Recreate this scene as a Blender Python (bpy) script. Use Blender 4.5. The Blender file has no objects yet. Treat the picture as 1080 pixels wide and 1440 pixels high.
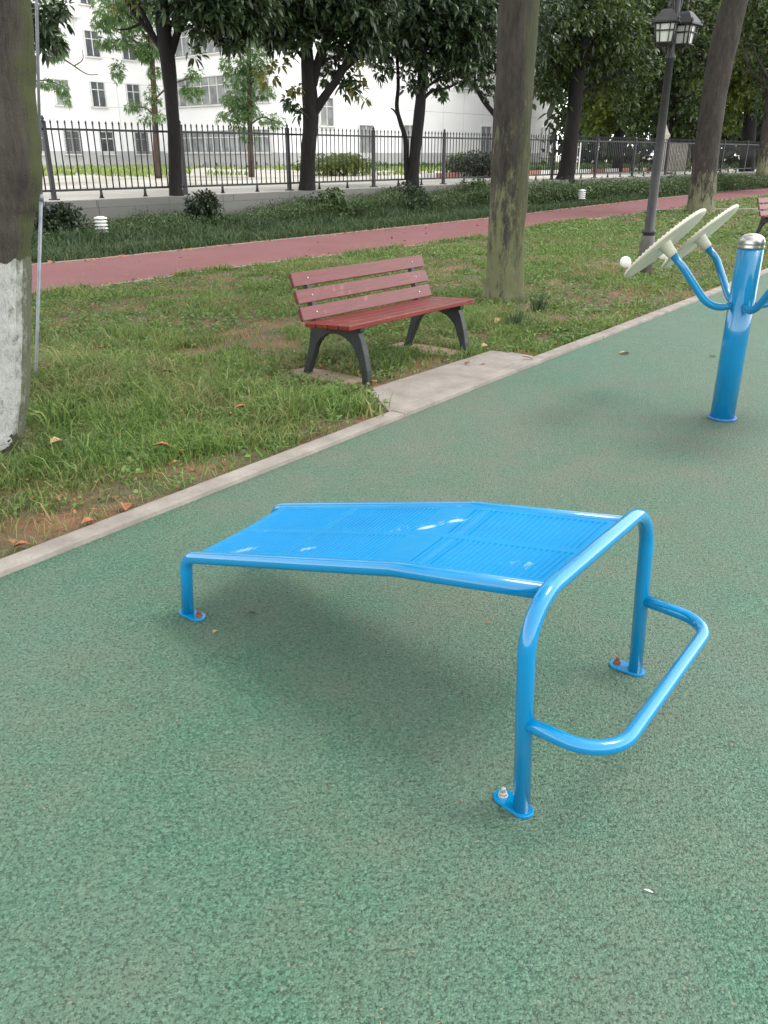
import bpy, bmesh, math, random
import numpy as np
from mathutils import Vector, Matrix

rng = np.random.default_rng(11)
random.seed(11)
scene = bpy.context.scene
COL = scene.collection
PI = math.pi

# ------------------------------------------------------------------ camera
F_PX, PITCH, CAM_H = 1158.0, math.radians(23.48), 1.5
cam_d = bpy.data.cameras.new('camera')
cam = bpy.data.objects.new('camera', cam_d)
COL.objects.link(cam)
cam.location = (0, 0, CAM_H)
cam.rotation_euler = (math.radians(90) - PITCH, 0, 0)
cam_d.sensor_fit = 'VERTICAL'
cam_d.sensor_height = 36
cam_d.sensor_width = 27
cam_d.lens = 36 * F_PX / 1440
cam_d.clip_start = 0.05
cam_d.clip_end = 1500
scene.camera = cam
CP, SP = math.cos(PITCH), math.sin(PITCH)


def sight(u, v):
    a = (u - 540) / F_PX
    b = -(v - 720) / F_PX
    return (a, CP + b * SP, -SP + b * CP)


def on_ground(u, v, z=0.0):
    d = sight(u, v)
    t = (z - CAM_H) / d[2]
    return (d[0] * t, d[1] * t, z)


def at_depth(u, v, Y):
    d = sight(u, v)
    t = Y / d[1]
    return (d[0] * t, Y, CAM_H + d[2] * t)


def project(p):
    x, y, z = p[..., 0], p[..., 1], p[..., 2] - CAM_H
    dep = y * CP - z * SP
    up = y * SP + z * CP
    dd = np.where(dep > 0.1, dep, 0.1)
    return np.where(dep > 0.1, 540 + F_PX * x / dd, -9999), 720 - F_PX * up / dd, dep


# court line system: D along the kerb, N towards the fence
D = np.array([0.6061, 0.7954])
N = np.array([-0.7954, 0.6061])
# fence line system
FD = np.array([0.6618, 0.7497])
FN = np.array([-0.7497, 0.6618])


def W(t, o, z=0.0):
    return (D[0] * t + N[0] * o, D[1] * t + N[1] * o, z)


def WF(t, o, z=0.0):
    return (FD[0] * t + FN[0] * o, FD[1] * t + FN[1] * o, z)


# ------------------------------------------------------------------ tagging
def tag(o, label=None, cat=None, group=None, kind=None):
    if label:
        o['label'] = label
    if cat:
        o['category'] = cat
    if group:
        o['group'] = group
    if kind:
        o['kind'] = kind
    return o


def thing(name, label, cat, loc=(0, 0, 0), rz=0.0, group=None):
    o = bpy.data.objects.new(name, None)
    o.empty_display_size = 0.1
    COL.objects.link(o)
    o.location = loc
    o.rotation_euler = (0, 0, rz)
    return tag(o, label, cat, group)


def copy_tree(o, parent=None):
    c = o.copy()
    COL.objects.link(c)
    if parent is not None:
        c.parent = parent
    for ch in list(o.children):
        copy_tree(ch, c)
    return c


# ------------------------------------------------------------------ mesh building
def link_mesh(name, me, mat, parent=None):
    o = bpy.data.objects.new(name, me)
    COL.objects.link(o)
    if mat is not None:
        me.materials.append(mat)
    if parent is not None:
        o.parent = parent
    return o


def big_mesh(name, verts, tris, mat, parent=None, rnd=None, smooth=False):
    """verts (n,3), tris (m,3) numpy -> one mesh; rnd is a per-vertex variation value."""
    me = bpy.data.meshes.new(name)
    n, m = len(verts), len(tris)
    me.vertices.add(n)
    me.vertices.foreach_set('co', np.ascontiguousarray(verts, dtype=np.float32).ravel())
    me.loops.add(m * 3)
    me.loops.foreach_set('vertex_index', np.ascontiguousarray(tris, dtype=np.int32).ravel())
    me.polygons.add(m)
    me.polygons.foreach_set('loop_start', np.arange(0, m * 3, 3, dtype=np.int32))
    me.polygons.foreach_set('use_smooth', np.full(m, smooth, dtype=bool))
    me.update(calc_edges=True)
    if rnd is not None:
        at = me.attributes.new('variation', 'FLOAT', 'POINT')
        at.data.foreach_set('value', np.ascontiguousarray(rnd, dtype=np.float32))
    me.validate()
    return link_mesh(name, me, mat, parent)


def fillet(pts, rad, n=8):
    P = [Vector(p) for p in pts]
    out = [P[0]]
    rads = rad if isinstance(rad, (list, tuple)) else [rad] * (len(P) - 2)
    for i in range(1, len(P) - 1):
        a, b, c = P[i - 1], P[i], P[i + 1]
        r = rads[i - 1]
        u, w = (a - b).normalized(), (c - b).normalized()
        ang = u.angle(w)
        t = min(r / math.tan(ang / 2), (a - b).length * .95, (c - b).length * .95)
        r2 = t * math.tan(ang / 2)
        bis = (u + w).normalized()
        cen = b + bis * (r2 / math.sin(ang / 2))
        s, e = b + u * t, b + w * t
        v0, v1 = (s - cen), (e - cen)
        tot = v0.angle(v1)
        ax = v0.cross(v1).normalized()
        for k in range(n + 1):
            out.append(cen + Matrix.Rotation(tot * k / n, 3, ax) @ v0)
    out.append(P[-1])
    return out


def catmull(pts, n=6):
    P = [np.array(p, float) for p in pts]
    P = [2 * P[0] - P[1]] + P + [2 * P[-1] - P[-2]]
    out = []
    for i in range(1, len(P) - 2):
        for k in range(n):
            t = k / n
            p0, p1, p2, p3 = P[i - 1], P[i], P[i + 1], P[i + 2]
            out.append(.5 * ((2 * p1) + (-p0 + p2) * t + (2 * p0 - 5 * p1 + 4 * p2 - p3) * t * t + (-p0 + 3 * p1 - 3 * p2 + p3) * t ** 3))
    out.append(P[-2])
    return out


class MB:
    def __init__(s):
        s.v, s.f, s.sm = [], [], []

    def add(s, verts, faces, smooth=True):
        b = len(s.v)
        s.v += [tuple(p) for p in verts]
        for f in faces:
            s.f.append(tuple(i + b for i in f))
            s.sm.append(smooth)
        return s

    def box(s, c, size, rot=None):
        c = Vector(c)
        R = rot if rot is not None else Matrix.Identity(3)
        vs = []
        for z in (-.5, .5):
            for x, y in ((-.5, -.5), (.5, -.5), (.5, .5), (-.5, .5)):
                vs.append(c + R @ Vector((x * size[0], y * size[1], z * size[2])))
        s.add(vs, [(3, 2, 1, 0), (4, 5, 6, 7), (0, 1, 5, 4), (1, 2, 6, 5), (2, 3, 7, 6), (3, 0, 4, 7)], False)
        return s

    def tube(s, path, r, seg=14, cap=True, wob=0.0, fl=None):
        P = [Vector(p) for p in path]
        n = len(P)
        R = list(r) if isinstance(r, (list, tuple, np.ndarray)) else [r] * n
        T = []
        for i in range(n):
            a = P[max(0, i - 1)]
            b = P[min(n - 1, i + 1)]
            T.append((b - a).normalized())
        ref = Vector((0, 0, 1)) if abs(T[0].z) < .9 else Vector((1, 0, 0))
        x = T[0].cross(ref).normalized()
        vs, fs = [], []
        for i in range(n):
            if i:
                ax = T[i - 1].cross(T[i])
                if ax.length > 1e-7:
                    x = Matrix.Rotation(T[i - 1].angle(T[i]), 3, ax.normalized()) @ x
            x = (x - T[i] * x.dot(T[i])).normalized()
            y = T[i].cross(x)
            for k in range(seg):
                a = 2 * PI * k / seg
                rr = R[i]
                if fl is not None:
                    rr *= fl(i, a)
                vs.append(P[i] + x * (math.cos(a) * rr) + y * (math.sin(a) * rr))
        for i in range(n - 1):
            for k in range(seg):
                k2 = (k + 1) % seg
                fs.append((i * seg + k, i * seg + k2, (i + 1) * seg + k2, (i + 1) * seg + k))
        s.add(vs, fs, True)
        if cap:
            b = len(s.v) - len(vs)
            s.f.append(tuple(b + k for k in reversed(range(seg))))
            s.sm.append(False)
            s.f.append(tuple(b + (n - 1) * seg + k for k in range(seg)))
            s.sm.append(False)
        return s

    def lathe(s, prof, seg=24, origin=(0, 0, 0), rot=None, cap=True, squash=None):
        R = rot if rot is not None else Matrix.Identity(3)
        o = Vector(origin)
        vs, fs = [], []
        for r, z in prof:
            for k in range(seg):
                a = 2 * PI * (k + .5) / seg
                vs.append(o + R @ Vector((math.cos(a) * r, math.sin(a) * r, z)))
        for i in range(len(prof) - 1):
            for k in range(seg):
                k2 = (k + 1) % seg
                fs.append((i * seg + k, i * seg + k2, (i + 1) * seg + k2, (i + 1) * seg + k))
        s.add(vs, fs, seg > 8)
        if cap:
            b = len(s.v) - len(vs)
            s.f.append(tuple(b + k for k in reversed(range(seg))))
            s.sm.append(False)
            s.f.append(tuple(b + (len(prof) - 1) * seg + k for k in range(seg)))
            s.sm.append(False)
        return s

    def prism(s, poly, z0, z1, M=None):
        M = M if M is not None else Matrix.Identity(4)
        n = len(poly)
        vs = [M @ Vector((p[0], p[1], z0)) for p in poly] + [M @ Vector((p[0], p[1], z1)) for p in poly]
        fs = [tuple(reversed(range(n))), tuple(range(n, 2 * n))]
        for k in range(n):
            k2 = (k + 1) % n
            fs.append((k, k2, n + k2, n + k))
        s.add(vs, fs, False)
        return s

    def build(s, name, mat, parent=None, origin=(0, 0, 0), bevel=0.0, segs=2):
        me = bpy.data.meshes.new(name)
        o = Vector(origin)
        me.from_pydata([tuple(Vector(p) - o) for p in s.v], [], s.f)
        me.polygons.foreach_set('use_smooth', s.sm)
        if bevel > 0:
            bm = bmesh.new()
            bm.from_mesh(me)
            bmesh.ops.recalc_face_normals(bm, faces=bm.faces)
            es = [e for e in bm.edges if len(e.link_faces) == 2 and e.calc_face_angle(0) > .5]
            bmesh.ops.bevel(bm, geom=es, offset=bevel, segments=segs, profile=.6, affect='EDGES')
            bm.to_mesh(me)
            bm.free()
        me.update()
        return link_mesh(name, me, mat, parent)


def frame_from_z(n, xref=(0, 0, 1)):
    z = Vector(n).normalized()
    x = Vector(xref) - z * Vector(xref).dot(z)
    if x.length < 1e-4:
        x = Vector((1, 0, 0)) - z * z.x
    x.normalize()
    y = z.cross(x)
    return Matrix((x, y, z)).transposed()


# ------------------------------------------------------------------ materials
class NT:
    def __init__(s, name):
        s.m = bpy.data.materials.new(name)
        s.m.use_nodes = True
        s.t = s.m.node_tree
        s.n = s.t.nodes
        s.b = s.n['Principled BSDF']
        s.out = s.n['Material Output']
        s.co = None

    def L(s, a, b):
        s.t.links.new(a, b)

    def coord(s):
        if s.co is None:
            s.co = s.n.new('ShaderNodeTexCoord').outputs['Object']
        return s.co

    def mapped(s, scale):
        mp = s.n.new('ShaderNodeMapping')
        mp.inputs['Scale'].default_value = scale
        s.L(s.coord(), mp.inputs['Vector'])
        return mp.outputs[0]

    def noise(s, scale, detail=4, rough=.6, vec=None):
        x = s.n.new('ShaderNodeTexNoise')
        x.inputs['Scale'].default_value = scale
        x.inputs['Detail'].default_value = detail
        x.inputs['Roughness'].default_value = rough
        s.L(vec if vec is not None else s.coord(), x.inputs['Vector'])
        return x.outputs['Fac']

    def voro(s, scale, feature='F1', out='Distance', vec=None):
        x = s.n.new('ShaderNodeTexVoronoi')
        x.feature = feature
        x.inputs['Scale'].default_value = scale
        s.L(vec if vec is not None else s.coord(), x.inputs['Vector'])
        return x.outputs[out]

    def ramp(s, fac, stops, interp='LINEAR'):
        r = s.n.new('ShaderNodeValToRGB')
        cr = r.color_ramp
        cr.interpolation = interp
        while len(cr.elements) < len(stops):
            cr.elements.new(.5)
        for e, (p, c) in zip(cr.elements, stops):
            e.position = p
            e.color = (c[0], c[1], c[2], 1) if not isinstance(c, (int, float)) else (c, c, c, 1)
        s.L(fac, r.inputs[0])
        return r.outputs[0]

    def mix(s, fac, a, b, mode='MIX'):
        x = s.n.new('ShaderNodeMix')
        x.data_type = 'RGBA'
        x.blend_type = mode
        for inp, val in ((x.inputs[0], fac), (x.inputs[6], a), (x.inputs[7], b)):
            if hasattr(val, 'node'):
                s.L(val, inp)
            elif isinstance(val, (int, float)):
                inp.default_value = val
            else:
                inp.default_value = (val[0], val[1], val[2], 1)
        return x.outputs[2]

    def math(s, op, a, b=0.0):
        x = s.n.new('ShaderNodeMath')
        x.operation = op
        for inp, val in ((x.inputs[0], a), (x.inputs[1], b)):
            if hasattr(val, 'node'):
                s.L(val, inp)
            else:
                inp.default_value = val
        return x.outputs[0]

    def attr(s, name):
        x = s.n.new('ShaderNodeAttribute')
        x.attribute_name = name
        return x.outputs['Fac']

    def sep(s, vec=None):
        x = s.n.new('ShaderNodeSeparateXYZ')
        s.L(vec if vec is not None else s.coord(), x.inputs[0])
        return x.outputs

    def bump(s, h, strength=.5, dist=.01, prev=None):
        x = s.n.new('ShaderNodeBump')
        x.inputs['Strength'].default_value = strength
        x.inputs['Distance'].default_value = dist
        s.L(h, x.inputs['Height'])
        if prev is not None:
            s.L(prev, x.inputs['Normal'])
        s.L(x.outputs[0], s.b.inputs['Normal'])
        return x.outputs[0]

    def set(s, color=None, rough=None, metal=None, spec=None, coat=None):
        for key, val in (('Base Color', color), ('Roughness', rough), ('Metallic', metal), ('Specular IOR Level', spec), ('Coat Weight', coat)):
            if val is None:
                continue
            if hasattr(val, 'node'):
                s.L(val, s.b.inputs[key])
            elif key == 'Base Color':
                s.b.inputs[key].default_value = (val[0], val[1], val[2], 1)
            else:
                s.b.inputs[key].default_value = val
        return s


def simple(name, color, rough=.5, metal=0.0, var=.15, scale=8.0, spec=None):
    t = NT(name)
    n = t.noise(scale, 5)
    lo = tuple(c * (1 - var) for c in color)
    hi = tuple(min(1, c * (1 + var)) for c in color)
    t.set(t.ramp(n, [(.3, lo), (.7, hi)]), rough, metal, spec)
    return t.m


def leaf_mat(name, lo, mid, hi, rough=.45, trans=.35, clump=1.2, spec=.5):
    t = NT(name)
    v = t.attr('variation')
    n = t.noise(clump, 3)
    f = t.math('ADD', t.math('MULTIPLY', v, .6), t.math('MULTIPLY', n, .5))
    c = t.ramp(f, [(.2, lo), (.5, mid), (.85, hi)])
    t.set(c, rough, spec=spec)
    tr = t.n.new('ShaderNodeBsdfTranslucent')
    t.L(t.mix(.5, c, hi), tr.inputs[0])
    ms = t.n.new('ShaderNodeMixShader')
    ms.inputs[0].default_value = trans
    t.L(t.b.outputs[0], ms.inputs[1])
    t.L(tr.outputs[0], ms.inputs[2])
    t.L(ms.outputs[0], t.out.inputs[0])
    return t.m


M = {}

# rubber granule court -------------------------------------------------
t = NT('green_rubber')
big = t.noise(.55, 5, .6)
mid = t.noise(3.2, 5, .65)
stre = t.noise(2.0, 4, .6, t.mapped((1.0, .35, 1)))
cellc = t.voro(165, 'F1', 'Color')
celld = t.voro(165, 'F1', 'Distance')
fine = t.noise(260, 3, .7)
cs = t.sep(cellc)
gr = t.ramp(cs[0], [(0, (.030, .096, .052)), (.5, (.050, .138, .080)), (1, (.095, .200, .128))])
dust_f = t.ramp(t.math('ADD', t.math('MULTIPLY', big, .5), t.math('MULTIPLY', mid, .5)), [(.42, 0), (.66, .7)])
pd_ = t.n.new('ShaderNodeVectorMath')
pd_.operation = 'DISTANCE'
t.L(t.coord(), pd_.inputs[0])
pd_.inputs[1].default_value = (.75, 4.3, 0)
near_dust = t.ramp(t.math('MULTIPLY', pd_.outputs['Value'], .4), [(.1, .26), (.9, 0)])
dust_f = t.math('MINIMUM', t.math('ADD', dust_f, t.math('MULTIPLY', near_dust, t.math('MULTIPLY', mid, 3.0))), .85)
c1 = t.mix(dust_f, gr, (.135, .150, .106))
c1 = t.mix(t.ramp(stre, [(.42, 0), (.75, .35)]), c1, (.095, .155, .115))
edg = t.voro(165, 'DISTANCE_TO_EDGE', 'Distance')
gate = t.noise(95, 4, .8)
pit = t.math('MULTIPLY', t.ramp(edg, [(.07, 1), (.22, 0)]), t.ramp(gate, [(.53, 0), (.60, 1)]))
pit2 = t.math('MULTIPLY', t.ramp(cs[1], [(.92, 0), (.94, 1)]), t.ramp(gate, [(.44, 0), (.54, 1)]))
pit = t.math('MAXIMUM', pit, t.math('MULTIPLY', pit2, .8))
c2 = t.mix(t.math('MULTIPLY', pit, .82), c1, (.014, .030, .020))
spk = t.voro(37, 'F1', 'Distance')
spkc = t.sep(t.voro(37, 'F1', 'Color'))[1]
spm = t.math('MULTIPLY', t.math('LESS_THAN', spk, .13), t.math('GREATER_THAN', spkc, .86))
c3 = t.mix(t.math('MULTIPLY', spm, .7), c2, (.26, .19, .14))
t.set(c3, t.ramp(mid, [(.3, .58), (.7, .78)]), spec=.5)
hh = t.math('ADD', t.math('MULTIPLY', celld, -.8), t.math('MULTIPLY', fine, .35))
hh = t.math('SUBTRACT', hh, t.math('MULTIPLY', pit, .5))
b1 = t.bump(t.noise(9, 3), .12, .02)
t.bump(hh, .8, .006, b1)
M['court'] = t.m

# red path ---------------------------------------------------------------
t = NT('red_rubber')
a = t.noise(.8, 5)
c = t.ramp(t.noise(60, 3), [(.3, (.130, .036, .036)), (.7, (.19, .066, .064))])
c = t.mix(t.ramp(t.noise(2.6, 6, .7), [(.52, 0), (.72, .45)]), c, (.10, .05, .045))
c = t.mix(t.ramp(a, [(.4, 0), (.7, .5)]), c, (.185, .088, .092))
t.set(c, .75)
t.bump(t.voro(120), .3, .006)
M['path'] = t.m

# soil under the lawn ------------------------------------------------------
t = NT('lawn_soil')
c = t.ramp(t.noise(2.2, 6, .65), [(.30, (.05, .06, .02)), (.47, (.095, .070, .036)), (.6, (.19, .082, .044)), (.75, (.22, .115, .065))])
c = t.mix(t.ramp(t.noise(45, 4), [(.45, 0), (.65, .6)]), c, (.13, .10, .05))
t.set(c, .95)
t.bump(t.noise(40, 5), .8, .02)
M['soil'] = t.m

t = NT('far_ground')
c = t.ramp(t.noise(.35, 6), [(.35, (.25, .24, .19)), (.5, (.40, .38, .33)), (.7, (.5, .48, .43))])
t.set(c, .95)
t.bump(t.noise(6, 5), .5, .05)
M['gravel'] = t.m
M['earth'] = simple('earth', (.13, .115, .08), .95, 0, .3, 1.5)

# concrete -----------------------------------------------------------------
t = NT('kerb_concrete')
c = t.ramp(t.noise(5, 6, .65), [(.3, (.175, .155, .133)), (.55, (.26, .23, .20)), (.75, (.33, .298, .26))])
c = t.mix(t.ramp(t.noise(70, 3), [(.5, 0), (.7, .45)]), c, (.20, .165, .135))
t.set(c, .85)
t.bump(t.noise(90, 4), .3, .004)
M['concrete'] = t.m

t = NT('wall_concrete')
br = t.n.new('ShaderNodeTexBrick')
br.inputs['Scale'].default_value = 1.0
br.inputs['Brick Width'].default_value = 1.1
br.inputs['Row Height'].default_value = .28
br.inputs['Mortar Size'].default_value = .006
br.inputs['Color1'].default_value = (.125, .122, .112, 1)
br.inputs['Color2'].default_value = (.155, .15, .14, 1)
br.inputs['Mortar'].default_value = (.07, .07, .065, 1)
mp = t.n.new('ShaderNodeMapping')
mp.inputs['Rotation'].default_value = (math.radians(90), 0, 0)
t.L(t.coord(), mp.inputs['Vector'])
t.L(mp.outputs[0], br.inputs['Vector'])
c = t.mix(t.ramp(t.noise(3, 6), [(.4, 0), (.75, .6)]), br.outputs[0], (.12, .13, .10))
t.set(c, .9)
t.bump(t.noise(30, 4), .3, .01)
M['wall'] = t.m

WORN = [(*on_ground(u, v, z)[:2], z, r, a) for u, v, z, r, a in ((601, 741, .463, .055, .8), (642, 733, .478, .05, .75), (655, 716, .46, .05, .5), (432, 773, .37, .05, .5), (345, 776, .30, .08, .35))]
# blue paint ----------------------------------------------------------------
t = NT('blue_gloss_paint')
n1 = t.noise(14, 6, .7)
base = t.ramp(t.noise(3, 3), [(.3, (.0, .185, .40)), (.7, (.001, .215, .45))])
wear = t.ramp(n1, [(.70, 0), (.76, .5)])
c = t.mix(wear, base, (.12, .32, .62))
chip = t.ramp(t.noise(55, 5, .7), [(.745, 0), (.76, 1)])
c = t.mix(t.math('MULTIPLY', chip, .5), c, (.25, .33, .42))
t.set(c, t.ramp(t.noise(20, 4), [(.3, .10), (.75, .22)]), spec=.5, coat=.45)
t.b.inputs['Coat Roughness'].default_value = .035
t.bump(t.noise(25, 3), .04, .004)
M['blue'] = t.m

t = NT('blue_panel_paint')
base = t.ramp(t.noise(3, 3), [(.3, (.0, .195, .43)), (.7, (.0, .225, .48))])
wn = t.math('ADD', t.math('MULTIPLY', t.noise(5.5, 3), .6), t.math('MULTIPLY', t.noise(38, 5, .75), .4))
c = t.mix(t.ramp(wn, [(.625, 0), (.675, .75)]), base, (.36, .52, .72))
scr = t.noise(6, 6, .8, t.mapped((9, 1.5, 1)))
c = t.mix(t.ramp(scr, [(.71, 0), (.74, .6)]), c, (.40, .55, .75))
for (wx, wy, wz, wr, wa) in WORN:
    dn = t.n.new('ShaderNodeVectorMath')
    dn.operation = 'DISTANCE'
    sc_n = t.n.new('ShaderNodeMapping')
    sc_n.inputs['Rotation'].default_value = (0, 0, .62)
    sc_n.inputs['Scale'].default_value = (1, 2.2, 1)
    t.L(t.coord(), sc_n.inputs['Vector'])
    t.L(sc_n.outputs[0], dn.inputs[0])
    ca, sa = math.cos(.62), math.sin(.62)
    dn.inputs[1].default_value = (ca * wx - sa * 2.2 * wy, sa * wx + ca * 2.2 * wy, wz)
    q = t.math('ADD', t.math('MULTIPLY', dn.outputs['Value'], 1 / wr * .5), t.math('MULTIPLY', t.noise(45, 4, .7), .45))
    c = t.mix(t.ramp(q, [(.36, wa), (.55, 0)]), c, (.48, .62, .80))
t.set(c, t.ramp(t.noise(16, 4), [(.3, .36), (.7, .52)]), spec=.25)
t.bump(t.noise(8, 3), .06, .01)
M['panel'] = t.m

M['steel'] = simple('brushed_steel_cap', (.52, .51, .50), .33, 1.0, .1, 30)
M['galv'] = simple('galvanised_pipe', (.22, .235, .26), .5, .35, .2, 12)
M['rust'] = simple('rusty_bolt', (.20, .085, .05), .8, .2, .4, 60)
M['bolt'] = simple('pale_bolt', (.45, .42, .38), .5, .6, .3, 60)
M['cream'] = simple('cream_plastic', (.58, .55, .43), .5, 0, .1, 9)
M['ivory'] = simple('white_knob_plastic', (.75, .74, .70), .4, 0, .06, 9)

t = NT('red_bench_wood')
g = t.noise(6, 5, .6, t.mapped((.6, 14, 14)))
c = t.ramp(g, [(.3, (.110, .013, .008)), (.6, (.165, .020, .012)), (.8, (.20, .036, .026))])
c = t.mix(t.ramp(t.noise(9, 5), [(.60, 0), (.74, .4)]), c, (.34, .17, .16))
t.set(c, t.ramp(g, [(.3, .26), (.7, .38)]), spec=.4)
t.bump(g, .12, .003)
M['wood'] = t.m
t = NT('pale_bench_wood')  # back slats: seat wood grain in a pinker, less saturated red
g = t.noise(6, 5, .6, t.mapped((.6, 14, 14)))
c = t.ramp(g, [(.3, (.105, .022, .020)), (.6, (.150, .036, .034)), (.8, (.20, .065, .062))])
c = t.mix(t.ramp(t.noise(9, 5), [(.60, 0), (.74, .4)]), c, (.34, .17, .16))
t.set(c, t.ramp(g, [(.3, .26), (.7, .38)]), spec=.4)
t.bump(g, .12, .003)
M['wood_pale'] = t.m
M['iron'] = simple('dark_cast_iron', (.022, .026, .025), .5, .2, .3, 14)
M['lampblack'] = simple('lamp_black_paint', (.030, .031, .031), .55, .1, .3, 10)
M['fencemetal'] = simple('fence_black_paint', (.010, .010, .011), .5, .1, .25, 8)

t = NT('lantern_glass')
t.set((.66, .66, .60), .35)
M['lampglass'] = t.m

M['whitepaint'] = simple('white_paint', (.72, .71, .68), .6, 0, .1, 14)
M['browntrim'] = simple('brown_stem', (.09, .06, .045), .7, 0, .3, 14)
M['board'] = simple('beige_board', (.42, .38, .32), .8, 0, .15, 4)
M['deadleaf'] = simple('dead_leaf', (.30, .115, .045), .7, 0, .35, 40)
M['drygrass'] = simple('dry_leaf', (.36, .25, .12), .8, 0, .35, 40)
M['twig'] = simple('dry_twig', (.25, .18, .11), .85, 0, .3, 50)


def bark(name, lo, hi, white=None, moss=None, lichen=None, mth=.64):
    t = NT(name)
    st = t.math('ADD', t.math('MULTIPLY', t.noise(9, 6, .65, t.mapped((1, 1, .28))), .55), t.math('MULTIPLY', t.noise(32, 5, .7, t.mapped((1, 1, .22))), .45))
    c = t.ramp(st, [(.38, lo), (.62, hi)])
    if lichen:
        z0, z1, colr = lichen
        zz = t.sep()[2]
        ln = t.math('SUBTRACT', t.noise(11, 6, .75, t.mapped((1, 1, .3))), t.math('MULTIPLY', zz, .14 / z1 * 2))
        c = t.mix(t.ramp(ln, [(.33, 0), (.46, .85)]), c, colr)
    if moss:
        direction, amt, colr = moss
        ge = t.n.new('ShaderNodeNewGeometry')
        dp = t.n.new('ShaderNodeVectorMath')
        dp.operation = 'DOT_PRODUCT'
        t.L(ge.outputs['True Normal'], dp.inputs[0])
        dp.inputs[1].default_value = direction
        mm = t.math('ADD', dp.outputs['Value'], t.math('MULTIPLY', t.math('SUBTRACT', t.noise(7, 5, .7), .5), .7))
        mossf = t.ramp(mm, [(mth, 0), (mth + .16, amt)])
    if white:
        z0, z1, colr = white
        zz = t.sep()[2]
        zn = t.math('ADD', zz, t.math('MULTIPLY', t.math('SUBTRACT', t.noise(16, 4), .5), .08))
        up = t.math('LESS_THAN', zn, z1)
        dn = t.math('GREATER_THAN', t.math('ADD', zz, t.math('MULTIPLY', t.math('SUBTRACT', t.noise(9, 4), .5), .25)), z0)
        holes = t.ramp(t.noise(14, 6, .75, t.mapped((1, 1, .6))), [(.31, .3), (.41, 1)])
        wf = t.math('MULTIPLY', t.math('MULTIPLY', up, dn), holes)
        wc = t.ramp(t.noise(20, 5), [(.3, tuple(k * .7 for k in colr)), (.65, colr)])
        c = t.mix(wf, c, wc)
    if moss:
        c = t.mix(mossf, c, colr if not moss else moss[2])
    t.set(c, .92)
    h = t.math('ADD', t.noise(34, 6, .75, t.mapped((1, 1, .22))), t.math('MULTIPLY', t.noise(120, 3, .6), .3))
    t.bump(h, 1.0, .035)
    return t.m


M['bark_white'] = bark('whitewashed_bark', (.028, .024, .019), (.085, .070, .052), white=(.10, 1.03, (.57, .58, .54)), moss=((.88, .476, .0), .85, (.060, .072, .016)))
M['bark_mid'] = bark('lichen_bark', (.022, .019, .015), (.070, .061, .047), lichen=(0, 2.2, (.185, .195, .095)), moss=((.75, -.6, .0), .55, (.07, .078, .025)), mth=.72)
M['bark_dark'] = bark('dark_bark', (.004, .0035, .003), (.013, .011, .009))
M['bark_far'] = bark('grey_bark', (.022, .018, .015), (.062, .052, .042), lichen=(0, 1.6, (.19, .20, .11)))
M['bark_red'] = bark('brown_bark', (.05, .035, .025), (.12, .08, .055))

M['leaf_mag'] = leaf_mat('magnolia_leaf', (.010, .022, .009), (.026, .050, .018), (.07, .11, .04), .32, .22)
M['leaf_magy'] = leaf_mat('yellowing_leaf', (.035, .05, .010), (.12, .14, .03), (.26, .25, .06), .4, .45)
M['leaf_fir'] = leaf_mat('feathery_leaf', (.07, .13, .05), (.13, .235, .085), (.22, .34, .13), .6, .5)
M['leaf_mid'] = leaf_mat('broad_tree_leaf', (.012, .026, .008), (.032, .062, .014), (.09, .13, .03), .4, .35, .5)
M['leaf_yel'] = leaf_mat('yellow_green_leaf', (.028, .05, .009), (.075, .115, .02), (.20, .25, .045), .5, .45, .6)
M['leaf_wood'] = leaf_mat('woodland_leaf', (.008, .018, .006), (.02, .042, .011), (.06, .095, .024), .55, .3, .35)
M['leaf_shrub'] = leaf_mat('shrub_leaf', (.018, .036, .012), (.045, .082, .022), (.105, .16, .05), .5, .25, 2)
M['leaf_dark'] = leaf_mat('dark_shrub_leaf', (.008, .014, .007), (.018, .032, .012), (.045, .07, .03), .45, .2, 2)
M['leaf_weed'] = leaf_mat('weed_leaf', (.055, .10, .025), (.10, .18, .04), (.19, .28, .075), .6, .35, 3)


def grass_mat(name, cols, dry, trans=.3):
    t = NT(name)
    v = t.attr('variation')
    c = t.ramp(t.math('ADD', t.math('MULTIPLY', v, .7), t.math('MULTIPLY', t.noise(1.3, 4), .35)), cols)
    pd = t.math('ADD', t.math('MULTIPLY', t.noise(1.1, 5, .65), 1.0), t.math('MULTIPLY', v, .3))
    c = t.mix(t.ramp(pd, [(.66, 0), (.80, .75)]), c, dry)
    t.set(c, .55, spec=.4)
    tr = t.n.new('ShaderNodeBsdfTranslucent')
    t.L(c, tr.inputs[0])
    ms = t.n.new('ShaderNodeMixShader')
    ms.inputs[0].default_value = trans
    t.L(t.b.outputs[0], ms.inputs[1])
    t.L(tr.outputs[0], ms.inputs[2])
    t.L(ms.outputs[0], t.out.inputs[0])
    return t.m


M['grass'] = grass_mat('lawn_grass', [(.15, (.050, .092, .022)), (.5, (.125, .215, .044)), (.80, (.235, .335, .082)), (.92, (.33, .31, .145))], (.30, .25, .12))
M['liriope'] = grass_mat('border_grass', [(.15, (.022, .046, .018)), (.5, (.05, .092, .034)), (.9, (.11, .17, .07))], (.09, .12, .05))
M['brightgrass'] = grass_mat('bright_grass', [(.15, (.13, .2, .04)), (.5, (.2, .29, .06)), (.9, (.3, .38, .1))], (.36, .36, .14))  # lighter green than the lawn, for the grass beyond the fence

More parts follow.
